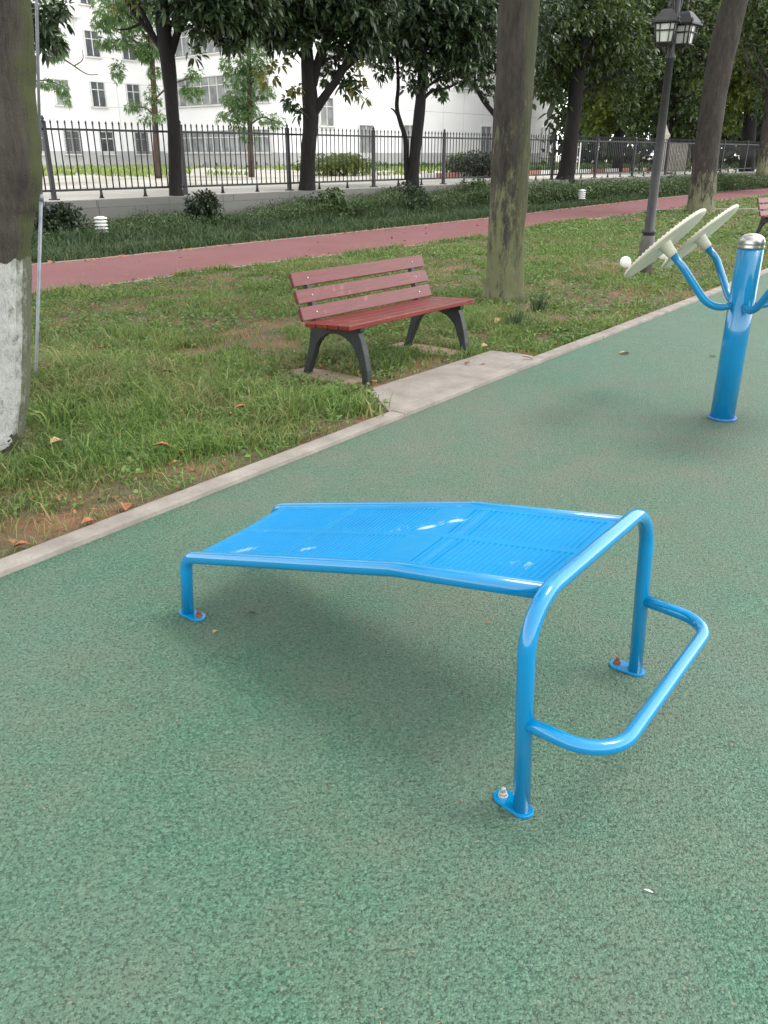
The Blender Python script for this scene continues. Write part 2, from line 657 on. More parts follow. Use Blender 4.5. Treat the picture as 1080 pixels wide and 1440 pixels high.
t = NT('building_wall')
br = t.n.new('ShaderNodeTexBrick')
br.offset = 0
br.inputs['Scale'].default_value = 1
br.inputs['Brick Width'].default_value = 2.6
br.inputs['Row Height'].default_value = 1.475
br.inputs['Mortar Size'].default_value = .02
br.inputs['Color1'].default_value = (.83, .83, .815, 1)
br.inputs['Color2'].default_value = (.85, .845, .83, 1)
br.inputs['Mortar'].default_value = (.55, .55, .54, 1)
mp = t.n.new('ShaderNodeMapping')
mp.inputs['Rotation'].default_value = (math.radians(90), 0, 0)
t.L(t.coord(), mp.inputs['Vector'])
t.L(mp.outputs[0], br.inputs['Vector'])
c = t.mix(t.ramp(t.noise(.5, 5), [(.5, 0), (.8, .35)]), br.outputs[0], (.62, .61, .58))
t.set(c, .8)
M['bwall'] = t.m
M['plinth'] = simple('plinth_grey', (.42, .42, .41), .9, 0, .12, 1)
t = NT('window_glass')
t.set(t.ramp(t.noise(.9, 3), [(.35, (.035, .04, .045)), (.65, (.12, .13, .135))]), .12)
M['glass'] = t.m
t = NT('curtained_window_glass')
t.set(t.ramp(t.noise(1.2, 3), [(.35, (.16, .17, .17)), (.65, (.32, .33, .32))]), .15)
M['glasspale'] = t.m
M['bframe'] = simple('window_frame_white', (.6, .6, .58), .6, 0, .08, 3)
M['bars'] = simple('window_bars', (.16, .16, .16), .6, .2, .1, 3)

# ------------------------------------------------------------------ the setting
# big earth sheet
b = MB()
b.add([(-500, -300, -.12), (600, -300, -.12), (600, 900, -.12), (-500, 900, -.12)], [(0, 1, 2, 3)])
tag(b.build('ground', M['earth']), kind='structure')


def sheet(name, t0, t1, o0, o1, z, mat, nt, no, system=W, bumpy=0.0):
    ts, os_ = np.linspace(t0, t1, nt + 1), np.linspace(o0, o1, no + 1)
    v, f = [], []
    for i, tt in enumerate(ts):
        for j, oo in enumerate(os_):
            zz = z
            if bumpy:
                zz += bumpy * (math.sin(tt * 2.1 + oo * 1.3) + math.sin(oo * 3.7 - tt * .9) + .5 * math.sin(tt * 6.1 + 2) * math.sin(oo * 5.3)) / 2.5
            v.append(system(tt, oo, zz))
    for i in range(nt):
        for j in range(no):
            a = i * (no + 1) + j
            f.append((a, a + no + 1, a + no + 2, a + 1))
    b = MB()
    b.add(v, f)
    o = b.build(name, mat)
    tag(o, kind='structure')
    return o


KO0, KO1 = 2.888, 2.992
sheet('court', -30, 80, -40, KO0 + .02, 0.0, M['court'], 1, 1)
sheet('lawn', -20, 75, KO1 - .03, 15.3, .012, M['soil'], 180, 40, bumpy=.012)
# kerb: separate stones butted end to end inside one mesh
b = MB()
ang = math.atan2(D[1], D[0])
RK = Matrix.Rotation(ang, 3, 'Z')
tt = -8.0
while tt < 60:
    ln = .995
    jog = random.uniform(-.004, .004)
    c = W(tt + 1.5, (KO0 + KO1) / 2 + jog * .5)
    b.box((c[0], c[1], -.03 + random.uniform(-.003, .003)), (2.994, KO1 - KO0, .11), RK)
    tt += 3.0
tag(b.build('kerb', M['concrete'], bevel=.006), kind='structure')

# bench slab
slab = [on_ground(u, v) for u, v in ((544, 583), (519, 552), (690, 497), (722, 500), (757, 506))]
# far side on the kerb line
lo = np.array(slab[0][:2])
def to_kerb(p):
    o = p[0] * N[0] + p[1] * N[1]
    tcoord = p[0] * D[0] + p[1] * D[1]
    return tcoord, o
t0, _ = to_kerb(slab[0])
t1, _ = to_kerb(slab[-1])
SLAB = [W(t0, KO1 + .003)[:2], slab[1][:2], slab[2][:2], slab[3][:2], W(t1, KO1 + .003)[:2]]
b = MB()
b.prism(list(reversed(SLAB)), -.05, .026)
tag(b.build('pavement', M['concrete'], bevel=.006), kind='structure')

# path: edges measured on the ground
PLO = [on_ground(u, v, .03) for u, v in ((-400, 478), (57, 414), (360, 371.7), (685, 331.7), (780, 314), (908, 299), (971, 290), (1010, 282), (1080, 274.5), (1200, 263))]
PUP = [on_ground(u, v, .03) for u, v in ((-400, 405), (57, 371.5), (360, 341), (690, 306.5), (780, 296), (908, 281), (970, 274.5), (1010, 270), (1080, 263.3), (1200, 253))]
PLO = catmull(PLO, 6)
PUP = catmull(PUP, 6)
b = MB()
v = [tuple(p) for p in PLO] + [tuple(p) for p in PUP]
n = len(PLO)
b.add(v, [(i, i + 1, n + i + 1, n + i) for i in range(n - 1)])
tag(b.build('path', M['path']), kind='structure')
# thin pale edging on both sides of the path
b = MB()
for E, sgn in ((PLO, -1), (PUP, 1)):
    E = [np.array(p) for p in E]
    for i in range(len(E) - 1):
        a, c = E[i], E[i + 1]
        dd = (c - a)[:2]
        dd = dd / np.linalg.norm(dd)
        nn = np.array([-dd[1], dd[0]]) * sgn * .07
        mid_ = (a + c) / 2
        b.box((mid_[0] + nn[0] * .5, mid_[1] + nn[1] * .5, .0), (np.linalg.norm((c - a)[:2]) * .998, .07, .075), Matrix.Rotation(math.atan2(dd[1], dd[0]), 3, 'Z'))
tag(b.build('path_kerb', M['concrete']), kind='structure')
LO_T = np.array([to_kerb(p)[0] for p in PLO])
LO_O = np.array([to_kerb(p)[1] for p in PLO])
UP_T = np.array([to_kerb(p)[0] for p in PUP])
UP_O = np.array([to_kerb(p)[1] for p in PUP])

# a short cross kerb in the far lawn
b = MB()
a, c = np.array(on_ground(906, 299)), np.array(on_ground(1110, 297))
dd = (c - a)[:2]
b.box((*((a + c) / 2)[:2], .03), (np.linalg.norm(dd), .12, .12), Matrix.Rotation(math.atan2(dd[1], dd[0]), 3, 'Z'))
tag(b.build('lawn_kerb', M['concrete'], bevel=.01), kind='structure')

# raised ground behind the retaining wall
WALL_O, FENCE_O, UPZ = 15.25, 15.78, .70
sheet('raised_ground', -80, 300, WALL_O + .2, 320, UPZ, M['gravel'], 4, 4, system=WF)

# ------------------------------------------------------------------ retaining wall
RF = Matrix.Rotation(math.atan2(FD[1], FD[0]), 3, 'Z')
b = MB()
tt = -12.0
while tt < 95:
    c = WF(tt + 1.5, WALL_O + .11)
    b.box((c[0], c[1], UPZ / 2 - .05), (2.994, .22, UPZ + .1), RF)
    tt += 3.0
wall = b.build('retaining_wall', M['wall'], bevel=.008)
tag(wall, 'long low grey concrete retaining wall under the black spiked fence', 'wall')

# ------------------------------------------------------------------ fence
t_of = lambda u, o: None
fence = thing('metal_fence', 'black metal fence with spear-tipped pickets on the grey wall', 'fence', (0, 0, 0))
def ft(u, o=FENCE_O):
    k = (u - 540) * CP / F_PX
    # X/Y = k  ->  (FD0 t + FN0 o) = k (FD1 t + FN1 o)
    return (k * FN[1] * o - FN[0] * o) / (FD[0] - k * FD[1])
T405 = ft(405)
BAY = 3.02
posts = [T405 + BAY * k for k in range(-5, 18)]
ZB, ZT, ZTIP = .865, 1.93, 2.10
pm = MB()
pm.box((0, 0, (UPZ + 2.04) / 2), (.075, .075, 2.04 - UPZ))
pm.box((0, 0, UPZ + .012), (.15, .15, .024))
pm.lathe([(.055, 2.04), (.055, 2.06), (.02, 2.08), (.036, 2.11), (.002, 2.17)], 12)
pmesh = None
for tp in posts:
    if pmesh is None:
        o = pm.build('post', M['fencemetal'], fence)
        pmesh = o.data
    else:
        o = bpy.data.objects.new('post', pmesh)
        COL.objects.link(o)
        o.parent = fence
    o.location = WF(tp, FENCE_O)
    o.rotation_euler = (0, 0, math.atan2(FD[1], FD[0]))
for z in (ZB, ZT):
    for k in range(len(posts) - 1):
        b = MB()
        b.box((0, 0, 0), (BAY - .075, .035, .04))
        o = b.build('rail', M['fencemetal'], fence)
        o.location = WF((posts[k] + posts[k + 1]) / 2, FENCE_O, z)
        o.rotation_euler = (0, 0, math.atan2(FD[1], FD[0]))
fm = MB()
fm.tube([(0, 0, UPZ), (0, 0, UPZ + .02)], .05, 10)
fm.tube([(0, 0, UPZ), (0, 0, ZB - .015)], [.035, .022], 10)
fmesh = None
for k in range(len(posts) - 1):
    for q in (1, 2):
        if fmesh is None:
            o = fm.build('foot', M['fencemetal'], fence)
            fmesh = o.data
        else:
            o = bpy.data.objects.new('foot', fmesh)
            COL.objects.link(o)
            o.parent = fence
        o.location = WF(posts[k] + BAY * q / 3, FENCE_O)
pk = MB()
pk.tube([(0, 0, ZB - .02), (0, 0, ZTIP - .09)], .0135, 6)
pk.lathe([(.0115, ZTIP - .09), (.021, ZTIP - .085), (.012, ZTIP - .07), (.023, ZTIP - .05), (.001, ZTIP)], 6)
kmesh = None
rest = MB()
cnt = 0
for k in range(len(posts) - 1):
    for q in range(1, 21):
        tp = posts[k] + BAY * q / 21
        p = WF(tp, FENCE_O)
        if tp > ft(45) and cnt < 100:
            if kmesh is None:
                o = pk.build('picket', M['fencemetal'], fence)
                kmesh = o.data
            else:
                o = bpy.data.objects.new('picket', kmesh)
                COL.objects.link(o)
                o.parent = fence
            o.location = p
            cnt += 1
        else:
            rest.add([(x + p[0], y + p[1], z) for x, y, z in pk.v], pk.f)
tag(rest.build('picket', M['fencemetal'], fence), kind='stuff')

# ------------------------------------------------------------------ building
def wall_windows(parent, origin, direc, normal, wins, glass):
    """wins: (s0, s1, z0, z1, kind) along the facade; frame and pane stand proud of the wall."""
    ang = math.atan2(direc[1], direc[0])
    R = Matrix.Rotation(ang, 3, 'Z')
    for (s0, s1, z0, z1, kind) in wins:
        c = np.array(origin) + np.array(direc) * (s0 + s1) / 2
        w, h = s1 - s0, z1 - z0
        def pt(ds, dz, off):
            return (c[0] + direc[0] * ds + normal[0] * off, c[1] + direc[1] * ds + normal[1] * off, (z0 + z1) / 2 + dz)
        fr = MB()
        th = .07
        fr.box(pt(0, h / 2 - th / 2, .06), (w, .12, th), R)
        fr.box(pt(0, -h / 2 - .02, .09), (w + .2, .18, .08), R)
        for sx in (-1, 1):
            fr.box(pt(sx * (w / 2 - th / 2), .01, .06), (th, .118, h - th - .02), R)
        nm = max(1, round(w / .8) - 1) if kind != 'strip' else max(1, round(w / .9))
        for k in range(1, nm + 1):
            fr.box(pt(-w / 2 + w * k / (nm + 1), 0, .05), (.055, .08, h - .16), R)
        fr.box(pt(0, h * .17, .05), (w - .16, .07, .05), R)
        f = fr.build('window', M['bframe'], parent)
        pn = MB()
        pn.box(pt(0, 0, .015), (w - .1, .03, h - .1), R)
        pn.build('pane', M['glasspale'] if kind in ('pale', 'strip') else M['glass'], f)
        if kind == 'bars':
            br = MB()
            for k in range(9):
                br.box(pt(-w / 2 + w * (k + .5) / 9, 0, .16), (.03, .02, h), R)
            for k in range(8):
                br.box(pt(0, -h / 2 + h * (k + .5) / 8, .16), (w, .02, .03), R)
            br.build('window_grille', M['bars'], f)

fd, fnn = FD, -FN       # facade normal looks to the court
bld = thing('building', 'large white tiled building with rows of windows beyond the black fence', 'building', (0, 0, 0))
OB = 55.0
def bt(u, o):
    return ft(u, o)
tA0, tA1 = bt(-260, OB), bt(232, OB)
pA = np.array(WF(tA1, OB)[:2])
wB = 12.3
pB = pA - FN * wB
OC = OB - wB
tC0 = tA1
tC1 = bt(781, OC)
HT = 17.0
b = MB()
def wblock(t0, t1, o0, o1, z0, z1, name, mat):
    b = MB()
    c = WF((t0 + t1) / 2, (o0 + o1) / 2)
    b.box((0, 0, (z0 + z1) / 2), (t1 - t0, o1 - o0, z1 - z0))
    o = b.build(name, mat, bld)
    o.location = (c[0], c[1], 0)
    o.rotation_euler = (0, 0, math.atan2(FD[1], FD[0]))
    return o
wblock(tA0, tA1, OB, OB + 14, UPZ + 1.0, HT, 'wall', M['bwall'])
wblock(tA0, tA1 - .06, OB - .06, OB + 14, UPZ - .3, UPZ + 1.0, 'plinth', M['plinth'])
wblock(tC0, tC1, OC, OB + 14.2, UPZ + .9, HT + .4, 'wall', M['bwall'])
wblock(tC0 - .06, tC1 + .06, OC - .06, OB + 14.2, UPZ - .3, UPZ + .9, 'plinth', M['plinth'])
wblock(tA0 - .3, tA1 - .02, OB - .35, OB + 14, HT, HT + .5, 'cornice', M['bwall'])
wblock(tC0 - .35, tC1 + .35, OC - .35, OB + 14.2, HT + .4, HT + .9, 'cornice', M['bwall'])
WA = []
for fl, (z0, z1) in enumerate(((1.5, 2.95), (4.4, 5.95), (7.35, 8.9), (10.3, 11.85), (13.2, 14.8))):
    for u in (-150, -102, -52, 0, 50, 99, 148, 196):
        tt = bt(u if fl else u + 4, OB) - tA0
        kind = 'bars' if fl == 0 and u in (99, 196) else ('pale' if u in (50, 99, -52) and fl else 'dark')
        WA.append((tt - .55, tt + .55, z0, z1, kind))
oA = WF(tA0, OB)[:2]
wall_windows(bld, oA, fd, fnn, WA, None)
# ledges under each storey on the left wing
WBw = []
for z0, z1 in ((1.6, 3.0), (4.5, 6.25), (7.5, 9.2), (10.4, 12.2), (13.3, 15.0)):
    WBw += [(.7, 11.7, z0, z1, 'strip')]
wall_windows(bld, pA, -FN, -FD, WBw, None)
WC = []
oC = WF(tC0, OC)[:2]
for u, w, z0, z1 in ((460, 1.3, 3.2, 4.95), (514, 1.5, 1.3, 3.4), (575, 1.5, 1.3, 3.5), (681, 1.5, 1.2, 3.6), (765, 1.3, 1.3, 3.7), (650, 1.2, 6.2, 7.0), (460, 1.3, 6.3, 8.0), (514, 1.5, 10, 11.6), (575, 1.5, 10, 11.6), (740, 1.2, 6.2, 7.0)):
    tt = bt(u, OC) - tC0
    WC.append((tt - w / 2, tt + w / 2, z0, z1, 'pale'))
wall_windows(bld, oC, fd, fnn, WC, None)
b = MB()
c = np.array(WF(bt(127, OB), OB - .35))
b.box((c[0], c[1], 9.75), (.85, .4, .6), RF)
b.lathe([(.2, 0), (.2, .03)], 16, (c[0] + fnn[0] * .2 - fd[0] * .15, c[1] + fnn[1] * .2 - fd[1] * .15, 9.75), frame_from_z((fnn[0], fnn[1], 0)))
b.build('air_conditioner', M['whitepaint'], bld, bevel=.01)

# ------------------------------------------------------------------ sit-up bench
root = thing('sit_up_bench', 'bright blue bent sit-up bench with foot loop on the green court', 'exercise bench', (0, 0, 0))
TR = .0215
n0, n1 = (.342, 1.585, .006), (.793, 2.185, .006)
top0, top1 = (.322, 1.606, .570), (.772, 2.203, .570)
b = MB().tube(fillet([n0, top0, top1, n1], .135, 12), TR, 20)
b.build('end_frame', M['blue'], root)
# side rails with the low legs
A0, A1, A2 = Vector((-.680, 2.530, .232)), Vector((.029, 1.983, .470)), Vector((.400, 1.712, .548))
B0, B1, B2 = Vector((-.425, 2.955, .232)), Vector((.282, 2.405, .470)), Vector((.690, 2.105, .548))
for p0, p1, p2 in ((A0, A1, A2), (B0, B1, B2)):
    foot = (p0.x - .018, p0.y + .014, .006)
    b = MB().tube(fillet([foot, (p0.x, p0.y, p0.z), p1, p2], [.07, .05], 10), TR, 20)
    b.build('side_rail', M['blue'], root)
b = MB().tube([A0.lerp(A1, .09) + Vector((0, 0, -.008)), B0.lerp(B1, .09) + Vector((0, 0, -.008))], .012, 14)
b.build('cross_bar', M['blue'], root)
b = MB().tube([A1.lerp(B1, .04) + Vector((0, 0, -.012)), A1.lerp(B1, .96) + Vector((0, 0, -.012))], .012, 14)
b.build('cross_bar', M['blue'], root)
# slotted sheet: two flat bends, fields of ribs across the width
Ln1, Ln2 = (A1 - A0).length, (A2 - A1).length
s_start = .055
ss = [s_start]
fields = []
tot = Ln1 + Ln2
def fld(a, bnd, pitch=.0165):
    k = int((bnd - a) / pitch)
    return [a + (bnd - a) * i / k for i in range(k + 1)]
F1, F2, F3 = (.095, .43), (.462, .825), (.945, tot - .045)
edges = set([s_start, tot + .01])
prof = {}
for k, (fa, fb) in enumerate((F1, F2, F3)):
    g = fld(fa, fb)
    for i in range(len(g) - 1):
        a, c = g[i], g[i + 1]
        w = c - a
        for q, d in ((0, 0), (.22, 0), (.34, 1), (.76, 1), (.88, 0)):
            prof[a + w * q] = d
for x in (s_start, s_start + .02, .09, .445, .835, Ln1 - .06, Ln1 - .03, Ln1, Ln1 + .03, Ln1 + .06, Ln1 + .09, tot - .04, tot + .012):
    prof[x] = 0
sk = sorted(prof)
wl = [0, .03, .07, .08, .46, .47, .53, .54, .92, .93, .97, 1.0]
wm = [0, 0, 0, 1, 1, 0, 0, 1, 1, 0, 0, 0]
def spt(s, w):
    def pos(s_):
        if s_ <= Ln1:
            return A0.lerp(A1, s_ / Ln1), B0.lerp(B1, s_ / Ln1)
        return A1.lerp(A2, (s_ - Ln1) / Ln2), B1.lerp(B2, (s_ - Ln1) / Ln2)
    # soft bend at the crease
    if abs(s - Ln1) < .06:
        a1, b1 = pos(Ln1 - .06)
        a2, b2 = pos(Ln1 + .06)
        am, bm_ = pos(Ln1)
        tq = (s - Ln1 + .06) / .12
        a = a1 * (1 - tq) ** 2 + am * 2 * tq * (1 - tq) + a2 * tq ** 2
        c = b1 * (1 - tq) ** 2 + bm_ * 2 * tq * (1 - tq) + b2 * tq ** 2
    else:
        a, c = pos(s)
    return a.lerp(c, w)
v, f = [], []
for s in sk:
    for w, m in zip(wl, wm):
        p = spt(s, w)
        sag = .006 * math.sin(PI * w)
        v.append((p.x, p.y, p.z + .0135 - sag - (.0036 if (prof[s] and m) else 0)))
nw = len(wl)
for i in range(len(sk) - 1):
    for j in range(nw - 1):
        a = i * nw + j
        f.append((a, a + nw, a + nw + 1, a + 1))
b = MB()
b.add(v, f, False)
panel = b.build('panel', M['panel'], root)
bm = bmesh.new()
bm.from_mesh(panel.data)
bmesh.ops.recalc_face_normals(bm, faces=bm.faces)
if sum(fc.normal.z for fc in bm.faces) < 0:
    bmesh.ops.reverse_faces(bm, faces=bm.faces)
bm.to_mesh(panel.data)
bm.free()
sol = panel.modifiers.new('thickness', 'SOLIDIFY')
sol.thickness = .003
sol.offset = -1
# foot loop
zl = .258
lp = [(n0[0] - .010, n0[1] + .010, zl + .006), (.508, 1.462, zl), (.945, 2.052, zl - .004), (n1[0] - .010, n1[1] + .010, zl)]
MB().tube(fillet(lp, [.115, .10], 12), .0185, 18).build('foot_loop', M['blue'], root)
# base plates
def obround(L, Wd, n=8):
    pts = []
    for k in range(n + 1):
        a = -PI / 2 + PI * k / n
        pts.append((L / 2 - Wd / 2 + math.cos(a) * Wd / 2, math.sin(a) * Wd / 2))
    for k in range(n + 1):
        a = PI / 2 + PI * k / n
        pts.append((-L / 2 + Wd / 2 + math.cos(a) * Wd / 2, math.sin(a) * Wd / 2))
    return pts
def base_plate(px, py, angle, shift, boltmat, nut=True):
    Mx = Matrix.Translation((px, py, 0)) @ Matrix.Rotation(angle, 4, 'Z') @ Matrix.Translation((shift, 0, 0))
    o = MB().prism(obround(.115, .052), .001, .009, Mx).build('base_plate', M['blue'], root, bevel=.0015)
    bp = Mx @ Vector((math.copysign(.034, shift), 0, 0))
    q = MB().lathe([(.013, .009), (.013, .0105), (.0125, .011)], 16, bp).lathe([(.0105, .011), (.0105, .019), (.009, .020)], 6, bp).lathe([(.006, .020), (.006, .031), (.004, .033)], 10, bp)
    q.build('bolt', boltmat, o)
aw = math.atan2(top1[1] - top0[1], top1[0] - top0[0])
al = math.atan2(A0.y - A2.y, A0.x - A2.x)
base_plate(n0[0], n0[1], math.atan2(.062, -.056), .026, M['bolt'])
base_plate(n1[0], n1[1], math.atan2(.05, -.07), .026, M['rust'])
base_plate(A0.x - .018, A0.y + .014, math.atan2(-.55, .83), .022, M['rust'])
base_plate(B0.x - .018, B0.y + .014, math.atan2(-.55, .83), .022, M['rust'])

# ------------------------------------------------------------------ park benches
def make_bench():
    r = thing('park_bench', 'dark red slatted park bench with black iron legs beside the near grass', 'bench', (0, 0, 0))
    # local: x along the bench, y to the back, z up; front feet at y=0
    L = 1.50
    for k in range(4):
        y0 = .015 + k * .107
        zz = .408 - .020 * (k / 3.0)
        b = MB().box((0, y0 + .048, zz), (L, .096, .034), Matrix.Rotation(-.05, 3, 'X'))
        sl = b.build('seat_slat', M['wood'], r, bevel=.006)
    lean = math.radians(20)
    for k in range(3):
        s = .100 + k * .121
        y0 = .440 + math.sin(lean) * s * .95
        zz = .355 + math.cos(lean) * s
        b = MB().box((0, y0, zz), (L, .030, .096), Matrix.Rotation(-lean, 3, 'X'))
        sl = b.build('back_slat', M['wood_pale'], r, bevel=.006)
        Rl = Matrix.Rotation(-lean, 3, 'X')
        for sx in (-1, 1):
            cc = Vector((sx * .60, y0, zz)) + Rl @ Vector((0, -.0155, 0))
            MB().lathe([(.008, 0), (.007, .003), (.001, .005)], 10, cc, frame_from_z(Rl @ Vector((0, -1, 0)))).build('bolt', M['bolt'], sl)
    for sx in (-1, 1):
        x0 = sx * .597
        Mx = Matrix(((0, 0, 1, x0 - .025), (1, 0, 0, 0), (0, 1, 0, 0), (0, 0, 0, 1)))
        # side profile (y, z)
        outer = [(-.035, 0), (-.028, .10), (-.005, .21), (.028, .31), (.05, .355), (.03, .365), (.03, .391), (.20, .383), (.40, .369), (.445, .375), (.46, .45), (.545, .685), (.577, .675), (.51, .45), (.500, .36), (.525, .22), (.560, .10), (.598, 0), (.545, 0), (.51, .09)]
        arch = []
        for q in range(13):
            a = math.radians(10 + (170 - 10) * q / 12)
            arch.append((.265 + math.cos(a) * .215, .12 + math.sin(a) * .205))
        inner = arch + [(.028, .10), (.018, 0)]
        MB().prism(outer + inner, 0, .05, Mx).build('leg_frame', M['iron'], r, bevel=.006)
        for yy in (-.008, .572):
            pass
    return r
bench = make_bench()
fl_, fr_ = np.array(on_ground(515, 545)), np.array(on_ground(652, 503))
midf = (fl_ + fr_) / 2
bdir = (fr_ - fl_)[:2]
bench.location = (midf[0], midf[1], .02)
bench.rotation_euler = (0, 0, math.atan2(bdir[1], bdir[0]))
bz = math.atan2(bdir[1], bdir[0])
# mortar pads under the leg pairs
b = MB()
for sx in (-1, 1):
    pts = [(sx * .597 + random.uniform(-.02, .02) + dx, dy) for dx, dy in ((-.12, .10), (.12, .08), (.13, .35), (.10, .70), (-.10, .71), (-.13, .4))]
    Rm = Matrix.Translation((midf[0], midf[1], 0)) @ Matrix.Rotation(bz, 4, 'Z')
    b.prism(pts, -.03, .0185, Rm)
tag(b.build('bench_pad', simple('dusty_pad', (.27, .195, .135), .95, 0, .3, 14)), kind='structure')
PADS = [(Rm @ Vector((sx * .597, .40, 0))) for sx in (-1, 1)]
b2 = copy_tree(bench)
b2['label'] = 'far red slatted bench cut off by the right edge of the photo'
bench['group'] = b2['group'] = 'red park benches on the grass'
p = on_ground(1066, 338)
# its left end shows at the frame edge
rz2 = math.atan2(D[1], D[0]) - math.radians(14)
b2.rotation_euler = (0, 0, rz2)
b2.location = (p[0] + math.cos(rz2) * .62 + .40, p[1] + math.sin(rz2) * .62 - .15, .02)

# ------------------------------------------------------------------ wheel exercise station
root = thing('wheel_exercise_station', 'blue post with steel dome cap and tilted cream hand wheels', 'exercise machine', (0, 0, 0))
PX, PY = 2.094, 4.913
b = MB().lathe([(.072, -.02), (.072, 1.012)], 36, (PX, PY, 0))
b.build('post', M['blue'], root)
b = MB().lathe([(.085, .001), (.085, .012), (.074, .014)], 36, (PX, PY, 0))
b.build('base_ring', simple('scuffed_blue', (.04, .14, .36), .6, 0, .5, 40), root)
b = MB().lathe([(.0735, 1.008), (.0745, 1.012), (.0745, 1.022), (.0715, 1.026), (.0735, 1.031), (.072, 1.048), (.063, 1.068), (.046, 1.081), (.022, 1.088), (.001, 1.090)], 36, (PX, PY, 0))
b.build('cap', M['steel'], root)
side = np.array([-.766, .643])          # outward over the lawn
alng = np.array([.643, .766])
h1 = np.array(at_depth(938, 342, 4.95))
for sgn in (1, -1):
    for s2 in (-1, 1):
        hub = np.array([PX, PY]) + side * sgn * .325 + alng * s2 * WB_ if False else None
        out = side * sgn
        HB, HA, HZ = .27, .40, 1.025
        hub = np.array([PX, PY]) + out * HA + alng * s2 * HB
        nrm = np.array([-.60 * sgn, .385 * sgn, .70])
        nrm = nrm / np.linalg.norm(nrm)
        hubv = Vector((hub[0], hub[1], HZ))
        nv = Vector(nrm)
        st = Vector((PX + out[0] * .03 + alng[0] * s2 * .045, PY + out[1] * .03 + alng[1] * s2 * .045, .69))
        k1 = Vector((PX + out[0] * .12 + alng[0] * s2 * .17, PY + out[1] * .12 + alng[1] * s2 * .17, .675))
        k2 = hubv - nv * .17
        b = MB().tube(fillet([st, k1, k2, hubv - nv * .03], [.16, .12], 10), .0215, 18)
        b.build('arm', M['blue'], root)
        Rw = frame_from_z(nv)
        b = MB()
        segs = 72
        prof_w = [(.005, -.004), (.18, -.004), (.240, -.009), (.268, -.010), (.276, -.004), (.275, .004), (.264, .008), (.24, .006), (.18, .004), (.005, .004)]
        b.lathe(prof_w, segs, hubv, Rw)
        wh = b.build('wheel', M['cream'], root)
        for q in range(segs // 2):      # grip beads round the rim
            a = 2 * PI * q / (segs // 2)
            p = hubv + Rw @ Vector((math.cos(a) * .268, math.sin(a) * .268, .016))
        bb = MB()
        for q in range(60):
            a = 2 * PI * q / 60
            p = hubv + Rw @ Vector((math.cos(a) * .262, math.sin(a) * .262, .006))
            bb.lathe([(.007, 0), (.006, .004), (.003, .006)], 8, p, Rw)
        bb.build('grip_rim', M['cream'], wh)
        MB().lathe([(.030, -.085), (.032, -.05), (.038, -.01), (.045, -.002)], 20, hubv, Rw).build('hub', M['cream'], wh)
        for a in (PI * 1.02,):
            kp = hubv + Rw @ Vector((math.cos(a) * .225, math.sin(a) * .225, .01))
            kb = MB().lathe([(.010, 0), (.010, .03), (.022, .035), (.030, .05), (.032, .065), (.026, .082), (.014, .092), (.001, .095)], 16, kp, Rw)
            kb.build('knob', M['ivory'], wh)

